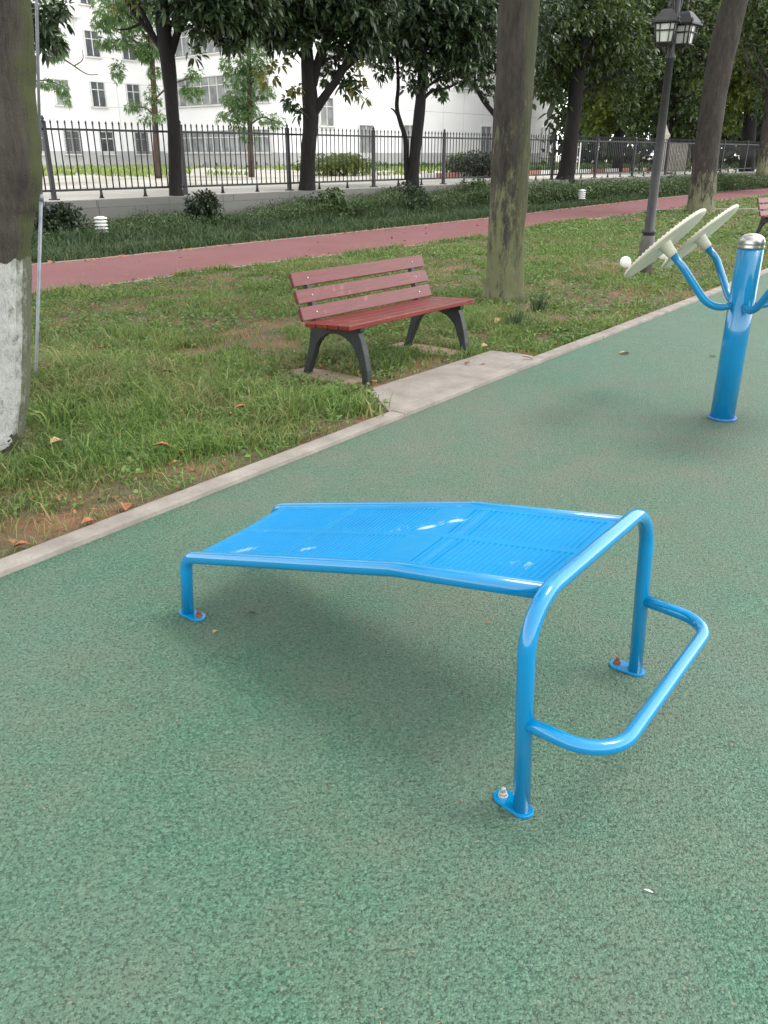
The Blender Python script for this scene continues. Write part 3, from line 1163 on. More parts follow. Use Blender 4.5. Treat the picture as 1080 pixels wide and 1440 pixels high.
# ------------------------------------------------------------------ street lamp
lb = np.array(on_ground(905, 388))
root = thing('street_lamp', 'tall dark lamp post with hanging square lanterns standing in the lawn', 'street lamp', tuple(lb))
MB().lathe([(.098, -.05), (.095, .42), (.085, .46), (.085, .50), (.075, .52)], 24).build('base', simple('lamp_base_grey', (.10, .095, .085), .75, 0, .3, 12), root)
MB().lathe([(.075, .5), (.075, .54), (.09, .55), (.09, .58), (.064, .60), (.057, 1.4), (.045, 2.55), (.066, 2.56), (.066, 2.60), (.045, 2.62), (.045, 3.65), (.06, 3.66), (.02, 3.78), (.002, 3.95)], 24).build('pole', M['lampblack'], root)
def lantern(dx, dy, zc, rz):
    w0, w1 = .095, .117    # half widths bottom / top
    h = .20
    Rz = Matrix.Rotation(rz, 3, 'Z')
    o0 = Vector((dx, dy, zc))
    def q(x, y, z):
        return o0 + Rz @ Vector((x, y, z))
    fr = MB()
    z0, z1 = -h / 2, h / 2
    cs = [(-1, -1), (1, -1), (1, 1), (-1, 1)]
    for sx, sy in cs:
        fr.tube([q(sx * w0, sy * w0, z0), q(sx * w1, sy * w1, z1)], .011, 6)
    for k in range(4):
        a, c = cs[k], cs[(k + 1) % 4]
        for zz, ww in ((z0, w0), (z1, w1), (z1 - .075, w1 - .006)):
            fr.tube([q(a[0] * ww, a[1] * ww, zz), q(c[0] * ww, c[1] * ww, zz)], .009, 6)
        for f in (.25, .75):
            fr.tube([q((a[0] * (1 - f) + c[0] * f) * w0, (a[1] * (1 - f) + c[1] * f) * w0, z0), q((a[0] * (1 - f) + c[0] * f) * w1, (a[1] * (1 - f) + c[1] * f) * w1, z1)], .0065, 6)
    lan = fr.build('lantern', M['lampblack'], root)
    g = MB()
    vs = [q(sx * (w0 - .012), sy * (w0 - .012), z0 + .004) for sx, sy in cs] + [q(sx * (w1 - .012), sy * (w1 - .012), z1 - .004) for sx, sy in cs]
    g.add(vs, [(3, 2, 1, 0), (4, 5, 6, 7), (0, 1, 5, 4), (1, 2, 6, 5), (2, 3, 7, 6), (3, 0, 4, 7)], False)
    g.build('pane', M['lampglass'], lan)
    rf = MB()
    w2 = w1 + .04
    vs = [q(sx * w2, sy * w2, z1 + .005) for sx, sy in cs] + [q(sx * w2, sy * w2, z1 + .022) for sx, sy in cs] + [q(sx * .075, sy * .075, z1 + .125) for sx, sy in cs] + [q(sx * .05, sy * .05, z1 + .15) for sx, sy in cs]
    fs = [(3, 2, 1, 0), (12, 13, 14, 15)]
    for l in range(3):
        for k in range(4):
            k2 = (k + 1) % 4
            fs.append((l * 4 + k, l * 4 + k2, l * 4 + 4 + k2, l * 4 + 4 + k))
    rf.add(vs, fs, False)
    rf.tube([q(0, 0, z1 + .14), q(0, 0, z1 + .24)], .015, 8)
    for sx, sy in cs:
        rf.lathe([(.012, 0), (.018, .02), (.002, .05)], 8, q(sx * (w2 - .01), sy * (w2 - .01), z1 + .02))
    rf.build('roof', M['lampblack'], lan)
    bt_ = MB().lathe([(.06, -.03), (.11, -.004), (.13, 0)], 4, q(0, 0, z0 - .008), Rz @ Matrix.Rotation(0, 3, 'Z'))
    bt_.lathe([(.001, -.09), (.02, -.07), (.012, -.05), (.03, -.03)], 12, q(0, 0, z0 - .008))
    bt_.build('finial', M['lampblack'], lan)
    # gooseneck arm from the pole top
    top = q(0, 0, z1 + .23)
    d = Vector((dx, dy, 0)).normalized()
    r = Vector((dx, dy, 0)).length
    pts = [Vector((0, 0, 2.95)), d * (r * .35) + Vector((0, 0, 3.12)), d * (r * .8) + Vector((0, 0, 3.55)), d * (r * 1.15) + Vector((0, 0, 3.52)), d * (r * 1.05) + Vector((0, 0, 3.28)), top]
    MB().tube([Vector(p) for p in catmull([tuple(p) for p in pts], 8)], .016, 10).build('arm', M['lampblack'], root)
    sc_ = []
    for k in range(22):
        a = k / 21 * 1.6 * 2 * PI
        rr = .09 * (1 - k / 26)
        sc_.append(d * (r * .35 + math.cos(a) * rr) + Vector((0, 0, 3.42 + math.sin(a) * rr)))
    MB().tube(sc_, .010, 8).build('scroll', M['lampblack'], root)
va = math.atan2(lb[1], lb[0]) - PI / 2     # turn so that the arm line runs roughly across the view
for a0, zc in ((math.radians(238), 2.825), (math.radians(40), 2.825), (math.radians(108), 2.825)):
    lantern(.165 * math.cos(a0 + va), .165 * math.sin(a0 + va), zc, a0 + va + .45)

# ------------------------------------------------------------------ bollard lights
def make_bollard():
    r = thing('bollard_light', 'x', 'garden light', (0, 0, 0), group='low garden lights along the hedge')
    MB().lathe([(.07, -.05), (.065, .02), (.055, .03), (.055, .22)], 16).build('stem', M['browntrim'], r)
    head = MB()
    for k in range(4):
        z = .22 + k * .058
        head.lathe([(.112, z), (.120, z + .006), (.085, z + .034), (.06, z + .036)], 18)
    head.lathe([(.118, .452), (.112, .470), (.05, .49), (.001, .495)], 18)
    h = head.build('louvre_head', M['whitepaint'], r)
    MB().lathe([(.05, .22), (.05, .45)], 14).build('lamp_tube', M['lampglass'], h)
    return r
bl = make_bollard()
bl.location = on_ground(146, 345)
bl['label'] = 'white louvred garden light in the hedge grass behind the whitewashed tree'
bo = copy_tree(bl)
bo.location = on_ground(817, 290)
bo.rotation_euler = (0, 0, .8)
bo['label'] = 'white garden light before the hedge between thick trunk and lamp post'
bo = copy_tree(bl)
p = on_ground(1043, 258.5)
bo.location = p
bo['label'] = 'tiny far white garden light in hedge right of the leaning tree'

# ------------------------------------------------------------------ foliage helpers
def unit(v):
    return v / np.maximum(np.linalg.norm(v, axis=-1, keepdims=True), 1e-9)


def rand_dir(n):
    return unit(rng.normal(size=(n, 3)))


def leaves(base, direc, length, width, droop=.25, twist=None):
    """hexagonal leaves; returns verts, tris"""
    n = len(base)
    up = np.tile(np.array([0, 0, 1.0]), (n, 1)) + rng.normal(size=(n, 3)) * .45
    side = unit(np.cross(direc, up))
    nor = np.cross(side, direc)
    L = length[:, None]
    w = width[:, None]
    dz = np.array([0, 0, -1.0])
    def pt(f, s, dr):
        return base + direc * L * f + side * w * s * .5 + dz * L * droop * dr + nor * (abs(s) * w * .12)
    V = np.stack([pt(0, 0, 0), pt(.32, -.9, .06), pt(.32, .9, .06), pt(.70, -.85, .35), pt(.70, .85, .35), pt(1, 0, .8)], 1)
    o = np.arange(n)[:, None] * 6
    T = np.concatenate([o + np.array([0, 2, 1]), o + np.array([1, 2, 4]), o + np.array([1, 4, 3]), o + np.array([3, 4, 5])], 0)
    return V.reshape(-1, 3), T


def blob_points(blobs):
    P, A = [], []
    for (c, r, n) in blobs:
        r = np.array(r if isinstance(r, (tuple, list)) else (r, r, r * .8), float)
        d = rand_dir(n)
        rad = rng.random(n) ** (1 / 2.2)
        P.append(np.array(c) + d * rad[:, None] * r)
        A.append(d)
    return np.concatenate(P), np.concatenate(A)


def rosette_foliage(blobs, per, length, width, droop=.3, spread=.9):
    P, A = blob_points(blobs)
    A = unit(A * .6 + rand_dir(len(P)) * .5 + np.array([0, 0, .15]))
    n = len(P)
    P2 = np.repeat(P, per, 0)
    A2 = np.repeat(A, per, 0)
    R = rand_dir(n * per)
    R = unit(R - A2 * (R * A2).sum(1, keepdims=True))
    d = unit(A2 * (1 - spread * rng.random((n * per, 1))) + R * .9)
    ln = length * rng.uniform(.65, 1.15, n * per)
    wd = width * rng.uniform(.75, 1.15, n * per)
    V, T = leaves(P2 + d * .02, d, ln, wd, droop)
    rv = np.repeat(np.clip(np.repeat(rng.random(n), per) * .6 + rng.random(n * per) * .4, 0, 1), 6)
    return V, T, rv


def trunk_mesh(paths, name, mat, parent, origin, seg=20, rough=.05):
    """paths: list of [(x,y,z,r),...]; each is smoothed and given an uneven girth"""
    b = MB()
    for ip, path in enumerate(paths):
        pts = catmull(path, 10 if ip == 0 else 6)
        pts = np.array(pts)
        ph = rng.random(6) * 6.28
        def girth(i, a, ph=ph):
            return 1 + rough * (math.sin(2 * a + ph[0] + i * .21) + .7 * math.sin(3 * a + ph[1] - i * .13) + .5 * math.sin(5 * a + ph[2] + i * .37) + .4 * math.sin(i * .8 + ph[3]))
        b.tube([Vector(p[:3]) for p in pts], [max(.006, p[3]) for p in pts], seg if ip == 0 else 10, True, fl=girth)
    return b.build(name, mat, parent, origin)


def grow(tip, direc, length, r, n=4, wob=.18, lift=.2):
    out = [(tip[0], tip[1], tip[2], r)]
    p, d = np.array(tip, float), np.array(direc, float)
    d = d / np.linalg.norm(d)
    for k in range(1, n + 1):
        d = d + rng.normal(size=3) * wob + np.array([0, 0, lift / n])
        d = d / np.linalg.norm(d)
        p = p + d * length / n
        out.append((p[0], p[1], p[2], r * (1 - k / (n + .6))))
    return out


def make_tree(name, label, base, trunk, limbs, blobs, mats, per=6, length=.17, width=.065, cat='tree', group=None, droop=.3, seg=20, rough=.05, extra=None, spread=.9):
    base = tuple(base)
    root = thing(name, label, cat, base, group=group)
    org = Vector(base)
    trunk_mesh([trunk] + limbs, 'trunk', mats[0], root, org, seg, rough)
    if blobs:
        V, T, rv = rosette_foliage(blobs, per, length, width, droop, spread)
        big_mesh('crown', V - np.array(base), T, mats[1], root, rv)
    if extra:
        for blobs2, mat2, per2, l2, w2, nm in extra:
            V, T, rv = rosette_foliage(blobs2, per2, l2, w2, droop, spread)
            big_mesh(nm, V - np.array(base), T, mat2, root, rv)
    return root


def ud(u, v, Y):
    return np.array(at_depth(u, v, Y))


def pxr(px, Y):
    return px / F_PX * Y * .97


def trk(pts, Y, dY=0):
    """trunk polyline from (u, v, halfwidth px[, Y])"""
    out = []
    for q in pts:
        y = q[3] if len(q) > 3 else Y
        p = at_depth(q[0], q[1], y)
        out.append((p[0], p[1], p[2], pxr(q[2], y)))
    return out


# foreground whitewashed tree -------------------------------------------------
YB = 4.25
trunk = []
for u_edge, v in ((31, 660), (36, 640), (38, 610), (44, 555), (46, 450), (49, 350), (56, 278), (64, 232), (63, 195), (55, 120), (51, 40), (52, -60), (56, -220), (64, -420)):
    r = .30 if v < 600 else .30 + (v - 600) * .0005
    e = np.array(at_depth(u_edge, v, YB))
    trunk.append((e[0] - r * 1.135, YB, e[2], r))
trunk[0] = (trunk[0][0], YB, -.08, .33)
tz = trunk[-1]
limbs = []
blobs = []
for k in range(7):
    a = k * 0.9 + .3
    l = grow((tz[0], tz[1], 3.9 + .25 * (k % 3)), (math.cos(a), math.sin(a), .65), 2.8, .10, 5)
    limbs.append(l)
    blobs += [((l[-1][0], l[-1][1], l[-1][2] + .4), (1.2, 1.2, .8), 90), ((l[-2][0], l[-2][1], l[-2][2] + .5), (1.0, 1.0, .7), 60)]
trunk += [(tz[0] + .05, YB, 5.2, .2), (tz[0] + .15, YB, 6.8, .09)]
blobs.append(((tz[0], YB, 6.6), (1.8, 1.8, 1.2), 220))
make_tree('tree', 'thick whitewashed tree trunk cut off by the left edge of the photo', (trunk[0][0], YB, 0), trunk, limbs, blobs, (M['bark_white'], M['leaf_mid']), 6, .16, .06, seg=40, rough=.018)

# middle lichen trunk -----------------------------------------------------------
Y4 = 9.35
trunk = trk([(708, 432, 34), (708, 420, 30.5), (709, 395, 27), (711, 340, 25.5), (716, 260, 25), (721, 170, 25), (727, 60, 25.5), (733, -40, 25), (742, -180, 22), (752, -330, 15), (760, -480, 7)], Y4)
trunk[0] = (trunk[0][0], trunk[0][1], -.06, trunk[0][3])
tz = trunk[7]
limbs, blobs = [], []
for k in range(8):
    a = k * .8
    l = grow((tz[0], tz[1], 3.5 + .3 * (k % 4)), (math.cos(a), math.sin(a), .75), 3.0, .09, 5)
    limbs.append(l)
    blobs += [((l[-1][0], l[-1][1], l[-1][2] + .3), (1.2, 1.2, .8), 100), ((l[-2][0], l[-2][1], l[-2][2] + .5), (1.1, 1.1, .7), 70)]
blobs.append(((tz[0], tz[1], 6.5), (2.0, 2.0, 1.3), 260))
make_tree('tree', 'thick lichen-patched tree trunk standing right behind the near red bench', (trunk[0][0], Y4, 0), trunk, limbs, blobs, (M['bark_mid'], M['leaf_mid']), 6, .16, .06, seg=36, rough=.03)

# magnolias in the fence row ------------------------------------------------------
def yrow(u, o=15.52):
    t_ = ft(u, o)
    return WF(t_, o)[1]
MAGG = 'broadleaf trees in front of the fence'

def mag(label, pts, limb_px, blob_px, Y, yblob=None, name='magnolia_tree', per=7, ln=.19, wd=.072, mat='leaf_mag'):
    tr = trk(pts, Y)
    tr[0] = (tr[0][0], tr[0][1], UPZ - .03, tr[0][3] * 1.12)
    limbs = [trk(l, Y) for l in limb_px]
    # sky-side crown above the frame
    tp = tr[-1]
    bl = [((*(ud(u, v, Y + dy)),), pxr(rp, Y), int(n * 1.9)) for (u, v, rp, n, dy) in blob_px]
    bl += [((tp[0], tp[1], tp[2] + .6), (2.0, 2.0, 1.4), 320), ((tp[0] + .6, tp[1] + .7, tp[2] + 1.9), (1.5, 1.5, 1.3), 160)]
    ex = None
    if yblob:
        b2 = [((*(ud(u, v, Y + dy)),), pxr(rp, Y), n) for (u, v, rp, n, dy) in yblob]
        ex = [(b2, M['leaf_magy'], per, ln, wd, 'yellowing_foliage')]
    return make_tree(name, label, (tr[0][0], tr[0][1], UPZ), tr, limbs, bl, (M['bark_dark'], M[mat]), per, ln, wd, group=MAGG, droop=.45, seg=16, rough=.04, extra=ex, spread=.8)

# hidden one behind the whitewashed trunk: only its hanging leaves show
Y = yrow(8)
mag('magnolia mostly hidden behind the whitewashed trunk, leaves hanging at its right', [(10, 282, 8), (14, 150, 7), (18, 20, 6.5), (20, -120, 5), (24, -260, 3)],
    [[(16, 60, 4), (45, 20, 2.5), (75, 15, 1.2)], [(16, 90, 3), (50, 55, 2), (70, 60, 1)]],
    [(70, 22, 22, 9, -.2), (68, 62, 20, 9, 0), (84, 12, 14, 4, -.3), (62, 42, 18, 8, .2), (10, 10, 60, 40, .6)], Y)
Y = yrow(248)
mag('dark forked magnolia at the left, its trunk rising between the pale trees', [(248, 271, 9.5), (247, 258, 8.6), (245, 200, 8.3), (241, 140, 8.6), (235, 80, 9.5), (229, 30, 9), (226, -30, 8), (222, -140, 6), (220, -260, 3.5)],
    [[(238, 85, 4.5), (222, 62, 3.6), (203, 36, 3), (186, 14, 2.6), (168, -14, 2)],
     [(222, 62, 3), (208, 32, 2.6), (196, 6, 2.3), (184, -30, 1.8)],
     [(200, 32, 2), (182, 40, 1.4), (165, 42, .9)],
     [(241, 75, 5.2), (249, 48, 4.6), (258, 20, 4), (268, -20, 3)],
     [(258, 20, 2), (300, 30, 1.8), (316, 50, 1.5), (333, 42, 1.1), (350, 40, .8)],
     [(228, 40, 3), (250, -10, 2.4), (290, -30, 2), (320, -30, 1.5)]],
    [(300, -25, 70, 160, .1), (325, 35, 30, 30, .2), (290, -15, 46, 60, .3), (345, -20, 50, 80, .4), (355, 15, 34, 40, .6), (300, 5, 42, 42, -.4), (335, 2, 46, 44, .2), (278, 44, 18, 9, -.5), (270, 72, 12, 4, -.5), (326, 60, 14, 6, -.2), (345, 26, 30, 20, .2), (262, 20, 26, 14, -.6), (250, -50, 80, 90, 0), (150, -70, 60, 40, 0), (225, 8, 26, 8, .5), (315, 28, 20, 10, -.4)], Y,
    yblob=[(188, 2, 12, 5, -.4), (165, 3, 8, 2, -.3)])
Y = yrow(432)
mag('dark magnolia with a low fork leaning right, beside a fence post', [(432, 265, 11), (432, 250, 10), (434, 205, 10), (437, 160, 10.5), (434, 110, 9), (431, 60, 7.5), (428, 10, 6.5), (424, -80, 5), (420, -200, 3)],
    [[(441, 158, 7), (455, 138, 6), (474, 112, 5.2), (490, 85, 4.6), (506, 62, 4), (518, 30, 3), (525, -20, 2)],
     [(440, 120, 6), (448, 85, 5.5), (456, 62, 5), (470, 45, 4), (485, 38, 3)],
     [(446, 90, 3.5), (462, 60, 3), (476, 20, 2.5), (484, -20, 2)],
     [(474, 112, 4), (486, 96, 3.4), (508, 78, 2.6), (520, 66, 2)],
     [(474, 104, 2), (488, 122, 1.2), (500, 130, .8)],
     [(433, 90, 3), (412, 66, 2), (395, 60, 1.5), (382, 70, 1)]],
    [(420, -20, 80, 260, .1), (500, -10, 60, 150, .0), (385, 20, 46, 80, .2), (495, 45, 40, 60, .3), (400, -10, 50, 80, .6), (480, -15, 60, 100, .6), (520, 15, 40, 70, .8), (370, 5, 34, 50, .6), (455, 25, 44, 60, .7), (440, 5, 55, 90, .3), (395, 12, 48, 66, -.3), (372, 30, 26, 24, -.4), (500, 12, 50, 70, .2), (425, 52, 26, 22, -.5), (392, 52, 22, 18, -.4), (470, 85, 20, 12, .3), (462, 100, 18, 10, .4), (485, 108, 16, 8, .3), (490, 55, 30, 22, -.2), (520, 55, 28, 26, .3), (410, 140, 10, 5, -.3), (420, 160, 8, 3, -.3), (490, 125, 10, 5, 0)], Y,
    yblob=[(374, 108, 14, 9, -.4), (392, 92, 12, 6, -.3), (410, 125, 10, 5, -.4), (505, 92, 11, 7, 0), (508, 122, 14, 9, 0), (513, 140, 6, 2, 0), (402, 78, 8, 3, -.2)])
Y = yrow(580)
mag('slender dark magnolia with a thin bowed second stem at its foot', [(579, 257, 9), (581, 245, 8), (584, 210, 7.6), (590, 160, 7), (593, 120, 6.5), (596, 60, 6), (600, 0, 5), (604, -100, 3.5), (608, -200, 2)],
    [[(572, 253, 3.6), (571, 225, 3.6), (570, 195, 3.4), (563, 172, 3), (558, 150, 2.6), (560, 120, 2.4), (558, 80, 2), (552, 50, 1.6)],
     [(563, 172, 1.6), (556, 158, 1.2), (550, 152, .8)],
     [(594, 140, 2.4), (608, 128, 2), (628, 124, 1.6), (645, 116, 1.2)],
     [(594, 130, 2), (606, 118, 1.6), (620, 108, 1.2)]],
    [(600, -10, 80, 260, .3), (640, 30, 60, 130, .3), (560, 15, 50, 120, .2), (650, 95, 30, 36, .2), (570, 0, 60, 110, .8), (640, -5, 60, 110, .8), (610, 45, 46, 80, .8), (545, 45, 36, 50, .8), (660, 60, 40, 60, .8), (530, 75, 22, 18, .5), (590, 20, 52, 90, 0), (560, 40, 40, 56, -.4), (548, 66, 32, 30, -.4), (600, 60, 44, 64, .3), (590, 96, 28, 26, -.2), (612, 100, 22, 14, .2), (620, 132, 9, 5, 0), (575, 122, 12, 7, -.3), (640, 40, 50, 80, .4), (640, 80, 26, 26, .4), (622, 118, 14, 7, .2), (660, 10, 60, 90, .6), (535, 20, 40, 50, .2), (545, 96, 9, 4, -.3), (532, 105, 8, 3, -.3)], Y)
Y = yrow(712)
mag('magnolia hidden behind the thick lichen trunk, one bare bough reaching left', [(716, 252, 8), (716, 200, 7), (718, 150, 7), (722, 60, 6), (726, -40, 5), (728, -140, 3)],
    [[(716, 188, 4), (696, 162, 3.4), (680, 142, 3), (668, 122, 2.6), (655, 112, 2), (640, 106, 1.4)],
     [(668, 122, 1.8), (668, 100, 1.5), (672, 80, 1.1)]],
    [(670, 80, 34, 40, 0), (686, 110, 22, 20, 0), (690, 134, 12, 6, 0), (660, 60, 44, 50, .3), (690, 40, 50, 70, 0), (655, 96, 18, 12, 0), (690, 80, 30, 40, .3), (700, 0, 60, 80, .5), (752, 60, 30, 30, 0), (755, 10, 40, 50, 0)], Y, ln=.18, wd=.065)
Y = yrow(797)
mag('dark fence-row magnolia right of the thick lichen trunk', [(795, 249, 12), (797, 240, 10.5), (801, 205, 10), (807, 160, 9.5), (812, 110, 9), (819, 60, 8), (826, 0, 7), (832, -100, 5), (836, -200, 3)],
    [[(813, 110, 5), (800, 84, 4), (784, 62, 3.5), (770, 40, 2.5)], [(815, 90, 5), (836, 60, 4), (850, 30, 3)], [(809, 140, 3), (845, 112, 2.4), (870, 100, 1.5)]],
    [(780, 0, 60, 130, .8), (850, 20, 60, 130, .9), (800, 90, 44, 80, .9), (760, 60, 36, 60, .8), (775, 115, 26, 40, .5), (790, 40, 50, 90, -.5), (768, 75, 28, 40, -.5), (762, 118, 22, 26, -.5), (778, 130, 18, 16, -.4), (785, 90, 30, 34, -.3), (840, 40, 55, 100, .2), (860, 90, 36, 50, .3), (835, 110, 26, 26, .4), (880, 50, 50, 80, .6), (810, 10, 60, 90, 0), (760, 20, 32, 40, -.2), (795, 145, 10, 6, 0), (900, 100, 30, 36, .5), (880, 132, 22, 20, .3)], Y, per=6, ln=.21, wd=.085, mat='leaf_mid')

# leaning tree on the far lawn ---------------------------------------------------
Y8 = 24.2
trunk = trk([(984, 303, 21), (985, 292, 18.5), (989, 255, 16.5), (997, 190, 16), (1007, 120, 16), (1021, 50, 16), (1037, -15, 15), (1055, -100, 12), (1070, -200, 7)], Y8)
trunk[0] = (trunk[0][0], Y8, -.05, trunk[0][3])
tz = trunk[6]
limbs, blobs = [], []
for k in range(7):
    a = k * .9
    l = grow((tz[0] + .1, tz[1], tz[2] + .3 * (k % 3)), (math.cos(a), math.sin(a), .6), 3.2, .1, 5)
    limbs.append(l)
    blobs += [((l[-1][0], l[-1][1], l[-1][2] + .3), (1.3, 1.3, .9), 90)]
blobs.append(((tz[0] + .4, tz[1], tz[2] + 2.5), (2.5, 2.5, 1.6), 300))
make_tree('tree', 'leaning grey tree with a pale lichened foot on the far lawn', (trunk[0][0], Y8, 0), trunk, limbs, blobs, (M['bark_far'], M['leaf_yel']), 6, .17, .07, seg=24, rough=.03)

# pale feathery trees behind the fence ---------------------------------------------
def feather(label, pts, Y, blob_px, name='dawn_redwood_tree', mats=('bark_red', 'leaf_fir'), ln=.16, wd=.035, per=12, limbs=()):
    tr = trk(pts, Y)
    tr[0] = (tr[0][0], tr[0][1], UPZ - .03, tr[0][3] * 1.1)
    bl = [((*(ud(u, v, Y + dy)),), tuple(pxr(q, Y) for q in (rx, rx, rz)), int(n * 1.6)) for (u, v, rx, rz, n, dy) in blob_px]
    lb_ = [trk(l, Y) for l in limbs]
    return make_tree(name, label, (tr[0][0], tr[0][1], UPZ), tr, lb_, bl, (M[mats[0]], M[mats[1]]), per, ln, wd, group='pale feathery trees between fence and building', droop=.5, seg=10, rough=.03)

feather('pale feathery tree with slim trunk just left of the forked magnolia', [(221, 230, 4.6), (219, 190, 4), (216, 120, 3.4), (212, 60, 3), (208, 0, 2.6), (204, -100, 1.6)], 32,
        [(206, 72, 16, 13, 100, 0), (170, 60, 24, 8, 40, 0), (188, 30, 34, 16, 110, 0), (150, 32, 20, 12, 50, .5), (160, 8, 30, 16, 90, 0), (200, 0, 40, 20, 130, 0), (215, 100, 12, 8, 16, 0), (215, 165, 18, 8, 22, 0), (190, 150, 14, 6, 14, 0), (270, 130, 16, 10, 40, .3), (272, 105, 14, 6, 18, .3), (205, -60, 50, 50, 200, 0), (148, 60, 12, 6, 20, 0), (165, 100, 10, 16, 22, .3), (215, 135, 10, 14, 18, 0)],
        limbs=[[(214, 90, 1.6), (195, 62, 1.2), (165, 44, .8)], [(217, 140, 1.4), (240, 120, 1), (272, 108, .7)], [(218, 165, 1.2), (205, 152, .9), (188, 150, .6)], [(212, 60, 1.4), (180, 20, .9), (150, 10, .6)]])
feather('pale feathery tree with drooping crown in front of the corridor windows', [(353, 236, 4), (352, 200, 3.5), (351, 140, 3), (350, 60, 2.4), (349, -40, 1.6)], 34,
        [(345, 158, 22, 10, 70, 0), (335, 140, 22, 12, 80, 0), (345, 112, 28, 12, 90, .2), (330, 92, 20, 10, 50, 0), (362, 88, 26, 12, 70, 0), (320, 165, 16, 6, 22, -.3), (380, 168, 18, 6, 24, .2), (372, 130, 16, 8, 30, 0), (355, 60, 34, 14, 80, 0), (350, 20, 40, 18, 120, 0), (350, -40, 40, 30, 150, 0), (390, 176, 10, 4, 8, 0), (335, 176, 14, 5, 14, 0), (350, 190, 14, 9, 16, 0)],
        limbs=[[(352, 170, 1.2), (335, 150, .8), (318, 160, .5)], [(352, 175, 1.2), (370, 165, .8), (392, 174, .5)], [(351, 120, 1.2), (372, 100, .8)]])
feather('pale feathery tree at far left, only a few boughs beside the whitewashed trunk', [(-12, 246, 4), (-8, 150, 3.4), (-4, 50, 2.8), (0, -60, 2)], 30,
        [(80, 62, 14, 14, 36, 0), (68, 118, 18, 4, 18, 0), (88, 124, 8, 6, 10, 0), (92, 138, 5, 7, 8, 0), (75, 10, 16, 12, 24, 0), (40, 40, 30, 20, 60, 0), (30, 110, 20, 8, 20, 0), (78, 78, 14, 6, 16, 0)],
        limbs=[[(-6, 110, 1.8), (40, 60, 1.4), (72, 72, 1.2), (100, 90, 1), (122, 104, .7), (138, 105, .5)], [(104, 93, .8), (116, 84, .6), (116, 70, .4)], [(-6, 140, 1.4), (40, 116, 1), (70, 114, .7), (90, 124, .4)]])

# trees beyond the fence on the right ------------------------------------------------
def bg_tree(label, u, vb, Y, hw, blob_px, mat, bmat='bark_dark', ln=.24, wd=.12, lean=0):
    p = at_depth(u, 0, Y)
    pts = [(u, vb, hw * 1.1), (u + lean * .3 + 2, vb - 50, hw), (u + lean * .6 + 5, vb - 110, hw * .85), (u + lean + 10, vb - 200, hw * .7), (u + lean + 16, vb - 330, hw * .4)]
    tr = trk(pts, Y)
    tr[0] = (tr[0][0], tr[0][1], UPZ - .03, tr[0][3])
    bl = [((*(ud(a, c, Y + dy)),), tuple(pxr(q, Y) for q in (rx, rx, rz)), int(n * 1.7)) for (a, c, rx, rz, n, dy) in blob_px]
    lb_ = []
    for k in range(4):
        q = tr[2 + (k % 2)]
        lb_.append(grow(q[:3], (random.uniform(-1, 1), random.uniform(-.5, .5), .7), 3.0, q[3] * .5, 4))
    make_tree('broadleaf_tree', label, (tr[0][0], tr[0][1], UPZ), tr, lb_, bl, (M[bmat], M[mat]), 5, ln, wd, group='trees beyond the fence at the right', droop=.3, seg=12, rough=.04)

bg_tree('yellow-green broadleaf tree beyond the fence, just right of the dark magnolia', 868, 240, 42, 6.5, [(850, 90, 50, 30, 260, 0), (865, 150, 50, 22, 220, 0), (840, 175, 26, 14, 80, 0), (830, 110, 30, 22, 100, 0), (880, 40, 60, 40, 300, 0), (900, 130, 34, 24, 130, 0), (820, 140, 18, 16, 50, 0), (860, -40, 70, 50, 260, 0)], 'leaf_yel')
bg_tree('dark broadleaf tree directly behind the lamp post', 938, 240, 40, 6.5, [(930, 90, 56, 36, 320, 0), (950, 150, 44, 24, 200, 0), (900, 170, 30, 16, 100, 0), (960, 60, 50, 40, 260, 0), (940, 10, 60, 30, 240, 0), (970, 185, 24, 14, 70, 0), (930, -50, 70, 50, 240, 0)], 'leaf_mid')
bg_tree('pale-barked tree beyond the fence left of the leaning tree', 965, 238, 50, 4.5, [(980, 100, 50, 34, 240, 0), (950, 30, 60, 40, 260, 0), (1000, 40, 50, 40, 220, 0), (990, 150, 26, 14, 80, 0)], 'leaf_yel', 'bark_far')
bg_tree('dark broadleaf tree beyond the fence right of the leaning tree', 1050, 240, 45, 9, [(1050, 80, 50, 40, 300, 0), (1035, 130, 40, 24, 160, 0), (1080, 120, 50, 34, 220, 0), (1060, 10, 60, 40, 280, 0), (1030, 40, 40, 34, 160, 0), (1020, 170, 22, 16, 60, 0)], 'leaf_yel', lean=4)
bg_tree('brown-trunked tree beyond the fence at the far right edge', 1072, 242, 38, 7, [(1090, 60, 60, 40, 240, 0), (1110, 130, 50, 40, 160, 0), (1060, 0, 50, 40, 200, 0)], 'leaf_mid', 'bark_far', lean=10)

# distant wood: a dense mass of leaves behind everything at the right
n = 8000
uu = rng.uniform(785, 1500, n)
vv = rng.uniform(-140, 236, n)
yy = rng.uniform(62, 80, n)
P = np.array([at_depth(a, c, d) for a, c, d in zip(uu, vv, yy)])
P = P[P[:, 2] > UPZ]
P2 = np.repeat(P, 5, 0) + rng.normal(size=(len(P) * 5, 3)) * .55
d_ = rand_dir(len(P2))
V, T = leaves(P2, d_, rng.uniform(.5, .95, len(P2)), rng.uniform(.3, .5, len(P2)), .3)
o = big_mesh('far_wood', V, T, M['leaf_wood'], None, np.repeat(np.clip(np.repeat(rng.random(len(P)), 5) * .7 + rng.random(len(P2)) * .3, 0, 1), 6))
tag(o, 'dense dark green wood far behind the fence at the right', 'wood', kind='stuff')

